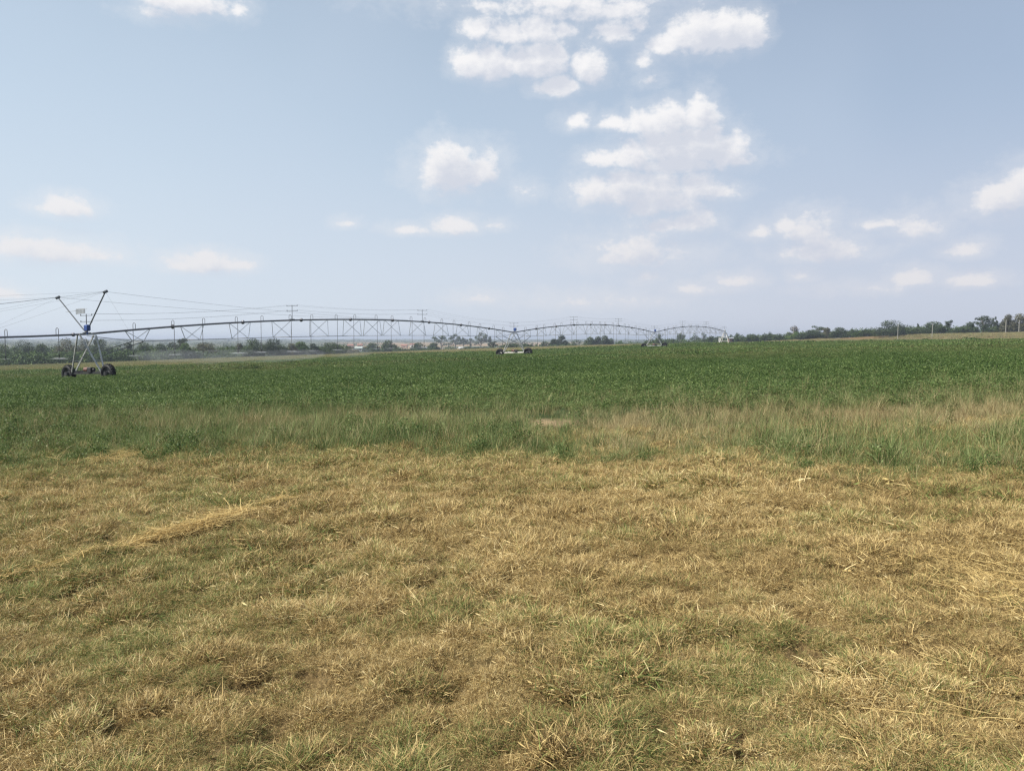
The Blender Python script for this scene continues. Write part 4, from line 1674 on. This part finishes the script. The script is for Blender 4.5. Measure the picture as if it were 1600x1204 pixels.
# --- low scrub: one green mass behind the field on the left, along the middle, and under the right hedge
def make_scrub():
    r = np.random.default_rng(77)
    cs, rad = [], []
    for i in range(430):
        px = r.uniform(-60, 560)
        dp = np.interp(px, [-60, 0, 200, 400, 560], [222, 222, 242, 290, 330]) + r.uniform(-2, 26)
        x, y = at(px, dp)
        g = gzf(x, y)
        toppx = np.interp(px, [0, 120, 220, 320, 420, 540], [551, 549, 548, 548, 549, 547]) + r.uniform(-3, 9)
        d = pix_dir(px, toppx)
        h = max(d.z / d.y * dp - g, .9)
        a = r.uniform(1.2, 2.4)
        cs.append((x, y, g + h * .55))
        rad.append((a, a, h * .48))
        cs.append((x + r.normal(0, 1), y + r.normal(0, 1), g + h * .2))
        rad.append((a, a, h * .3))
    for i in range(240):
        px = r.uniform(-60, 545)
        dp = np.interp(px, [-60, 0, 200, 400, 560], [300, 300, 305, 310, 330]) + r.uniform(0, 40)
        x, y = at(px, dp)
        g = gzf(x, y)
        d = pix_dir(px, r.uniform(538, 547))
        h = max(d.z / d.y * dp - g, 1.2)
        a = r.uniform(1.6, 3.2)
        cs.append((x, y, g + h * .6))
        rad.append((a, a, h * .42))
        cs.append((x, y, g + h * .25))
        rad.append((a * 1.1, a * 1.1, h * .3))
    for i in range(200):
        px = r.uniform(540, 1010)
        dp = r.uniform(428, 640)
        x, y = at(px, dp)
        g = gzf(x, y)
        a = r.uniform(1.5, 3.5)
        h = r.uniform(.9, 3.0)
        cs.append((x, y, g + h * .4))
        rad.append((a, a, h * .6))
    for i in range(270):
        px = r.uniform(1005, 1680)
        dp = np.interp(px, [1000, 1140, 1400, 1680], [435, 412, 352, 332]) + r.uniform(0, 16)
        x, y = at(px, dp)
        g = gzf(x, y)
        a = r.uniform(1.2, 2.6)
        h = r.uniform(2.2, 4.6)
        cs.append((x, y, g + h * .4))
        rad.append((a, a, h * .6))
    V, A = leaves(cs, rad, 200000, .46, r)
    me = np_mesh('scrub', V, np.arange(len(V)).reshape(-1, 4), {'blade': A})
    o = link_mesh('scrub', me, FOL['scrub'])
    tag(o, 'low tangled green scrub growing along the field edge below the trees', 'scrub', kind='stuff')
    # the wooded country behind
    cs, rad = [], []
    for i in range(1700):
        px = r.uniform(-120, 1500)
        dp = 620 * math.exp(r.uniform(0, 1.75))
        x, y = at(px, dp)
        g = gzf(x, y)
        if -.24 < x / y < .1 and 740 < dp < 1900 and r.uniform() < .72:
            continue
        a = r.uniform(3, 7) * (1 + dp / 1500)
        h = r.uniform(2, 6.5)
        cs.append((x, y, g + h * .4))
        rad.append((a, a, h * .6))
    V, A = leaves(cs, rad, 62000, 1.5, r)
    me = np_mesh('far_wood', V, np.arange(len(V)).reshape(-1, 4), {'blade': A})
    o = link_mesh('far_wood', me, FOL['mid'])
    tag(o, 'hazy blue green wooded country stretching to the far ridge', 'far wood', kind='stuff')


make_scrub()

# ------------------------------------------------------------------ houses and sheds in the distance, poles
M_WALLS = {
    'white': solid('white_wall', (.72, .70, .66), .8, 0, .12, .6),
    'tan': solid('tan_wall', (.46, .34, .25), .85, 0, .2, .6),
    'brown': solid('brown_wall', (.20, .12, .085), .85, 0, .25, .6),
    'grey': solid('grey_wall', (.36, .36, .35), .8, 0, .2, .6),
}
M_ROOFS = {
    'white': solid('white_roof', (.68, .67, .66), .6, .1, .15, .5),
    'grey': solid('grey_roof', (.34, .36, .38), .55, .2, .25, .5),
    'red': solid('red_roof', (.33, .14, .09), .75, 0, .25, .5),
    'green': solid('pale_green_roof', (.42, .47, .43), .6, .1, .2, .5),
}
M_GLASS = solid('dark_window', (.03, .035, .04), .2, 0, .1, 1.0)


def house(px, py, wpx, depth, wall, roof, label, name='house', hratio=.5, group=None):
    x, y = at(px, depth)
    w = wpx / F * depth
    d = pix_dir(px, py)
    g = gzf(x, y)
    base = d.z / d.y * depth
    base = g if abs(base - g) > 3 else g
    root = empty(name, (x, y, base), math.radians(RND.uniform(-14, 14)))
    tag(root, label, name, group)
    hw, hd = w / 2, min(w * .4, 5)
    h = max(2.6, min(3.6, w * hratio))
    rh = hd * .42
    mb = MB()
    mb.box((0, 0, h / 2 - .5), (w, hd * 2, h + 1))
    for s in (-1, 1):
        mb.poly([(s * hw, -hd, h), (s * hw, hd, h), (s * hw, 0, h + rh)], [(0, 1, 2)])
    mb.build('wall', M_WALLS[wall], root)
    mb = MB()
    o = .35
    for s in (-1, 1):
        k = rh / hd
        a = [(-hw - o, s * (hd + o), h - o * k), (hw + o, s * (hd + o), h - o * k), (hw + o, 0, h + rh), (-hw - o, 0, h + rh)]
        b = [(p[0], p[1], p[2] + .14) for p in a]
        mb.poly(a + b, [(0, 1, 2, 3), (7, 6, 5, 4), (0, 4, 5, 1), (1, 5, 6, 2), (2, 6, 7, 3), (3, 7, 4, 0)])
    mb.build('roof', M_ROOFS[roof], root)
    mb = MB()
    nw = max(1, int(w / 4))
    for i in range(nw):
        cx = -hw + (i + .5) * w / nw
        mb.box((cx + .8, -hd - .02, h * .58), (1.1, .08, 1.0))
    mb.build('window', M_GLASS, root)
    mb = MB()
    mb.box((-hw + w / nw * .5 - .8, -hd - .02, 1.0), (.9, .08, 2.0))
    mb.build('door', M_WALLS['brown'], root)


HOUSES = [
    (580, 546, 10, 760, 'white', 'white', 'white roofed house left of the orange earth track'),
    (597, 547, 5, 740, 'white', 'white', 'tiny bright white house at the foot of the orange track'),
    (561, 547, 12, 780, 'grey', 'green', 'pale green roofed building left of the white roofed house'),
    (619, 547, 13, 720, 'grey', 'green', 'long pale building right of the hazy round trees'),
    (651, 546, 17, 700, 'grey', 'grey', 'left long low grey shed near the field edge'),
    (669, 545, 16, 710, 'grey', 'grey', 'right long low grey shed near the field edge'),
    (721, 538, 8, 850, 'white', 'white', 'white far house below the tallest left gum'),
    (780, 536, 8, 820, 'tan', 'red', 'tan far house left of the middle tower'),
    (548, 541, 9, 1000, 'tan', 'red', 'tan house at the left end of the bare earth slope'),
    (563, 540, 8, 1050, 'tan', 'red', 'tan house on the bare earth slope left of the track'),
    (632, 541, 9, 1000, 'tan', 'red', 'tan house on the bare slope right of the taller hazy tree'),
    (645, 539, 8, 1100, 'white', 'red', 'pale house with red roof above the grey sheds'),
    (831, 535, 7, 820, 'white', 'white', 'pale far house right of the middle tower'),
    (845, 536, 8, 860, 'tan', 'grey', 'tan far house left of the dark domed tree'),
    (800, 537, 8, 900, 'tan', 'red', 'tan far house seen between the legs of the middle tower'),
]
for h_ in HOUSES:
    house(*h_)
house(1141, 530, 6.5, 385, 'brown', 'grey', 'small brown shed just right of the pivot point', 'shed')

M_POLE = solid('pale_wood_pole', (.40, .38, .34), .85, 0, .25, 3.0)
for (px, tp, bp, dp, lb) in (
        (1238.5, 511, 519, 384, 'short pale pole in front of the grey brown tree, leftmost of the poles'),
        (1401.5, 506.5, 521, 343, 'pale pole in front of the broad dark domed tree'),
        (1455, 506, 522, 338, 'pale pole in front of the rounded green tree'),
        (1569.5, 499.5, 516, 326, 'pale pole under the left olive tree with bushy head'),
        (1590, 500, 513, 326, 'pale pole nearest the right edge under the right olive tree')):
    x, y = at(px, dp)
    g = gzf(x, y)
    d = pix_dir(px, tp)
    h = max(d.z / d.y * dp - g, 2.5)
    root = empty('pole', (x, y, g))
    tag(root, lb, 'pole', 'pale poles along the right hedge')
    mb = MB()
    mb.tube([(0, 0, -.4), (.02, 0, h * .5), (.04, 0, h)], [.12, .11, .10], 8)
    mb.build('post', M_POLE, root)
    mb = MB()
    mb.tube([(.04, 0, h), (.04, 0, h + .12)], [.12, .06], 8)
    mb.build('cap', M_GALVD, root)

# ------------------------------------------------------------------ the air
m, N, out = new_mat('haze')
v = N.n('ShaderNodeVolumePrincipled')
v.inputs['Color'].default_value = (.62, .69, .83, 1)
v.inputs['Density'].default_value = .00030
v.inputs['Anisotropy'].default_value = .2
N.link(v.outputs[0], out.inputs['Volume'])
mb = MB()
mb.box((0, 0, -24), (20000, 20000, 92))
hz = mb.build('haze', m)
tag(hz, kind='stuff')
hz['label'] = 'thin pale summer haze over the whole landscape'
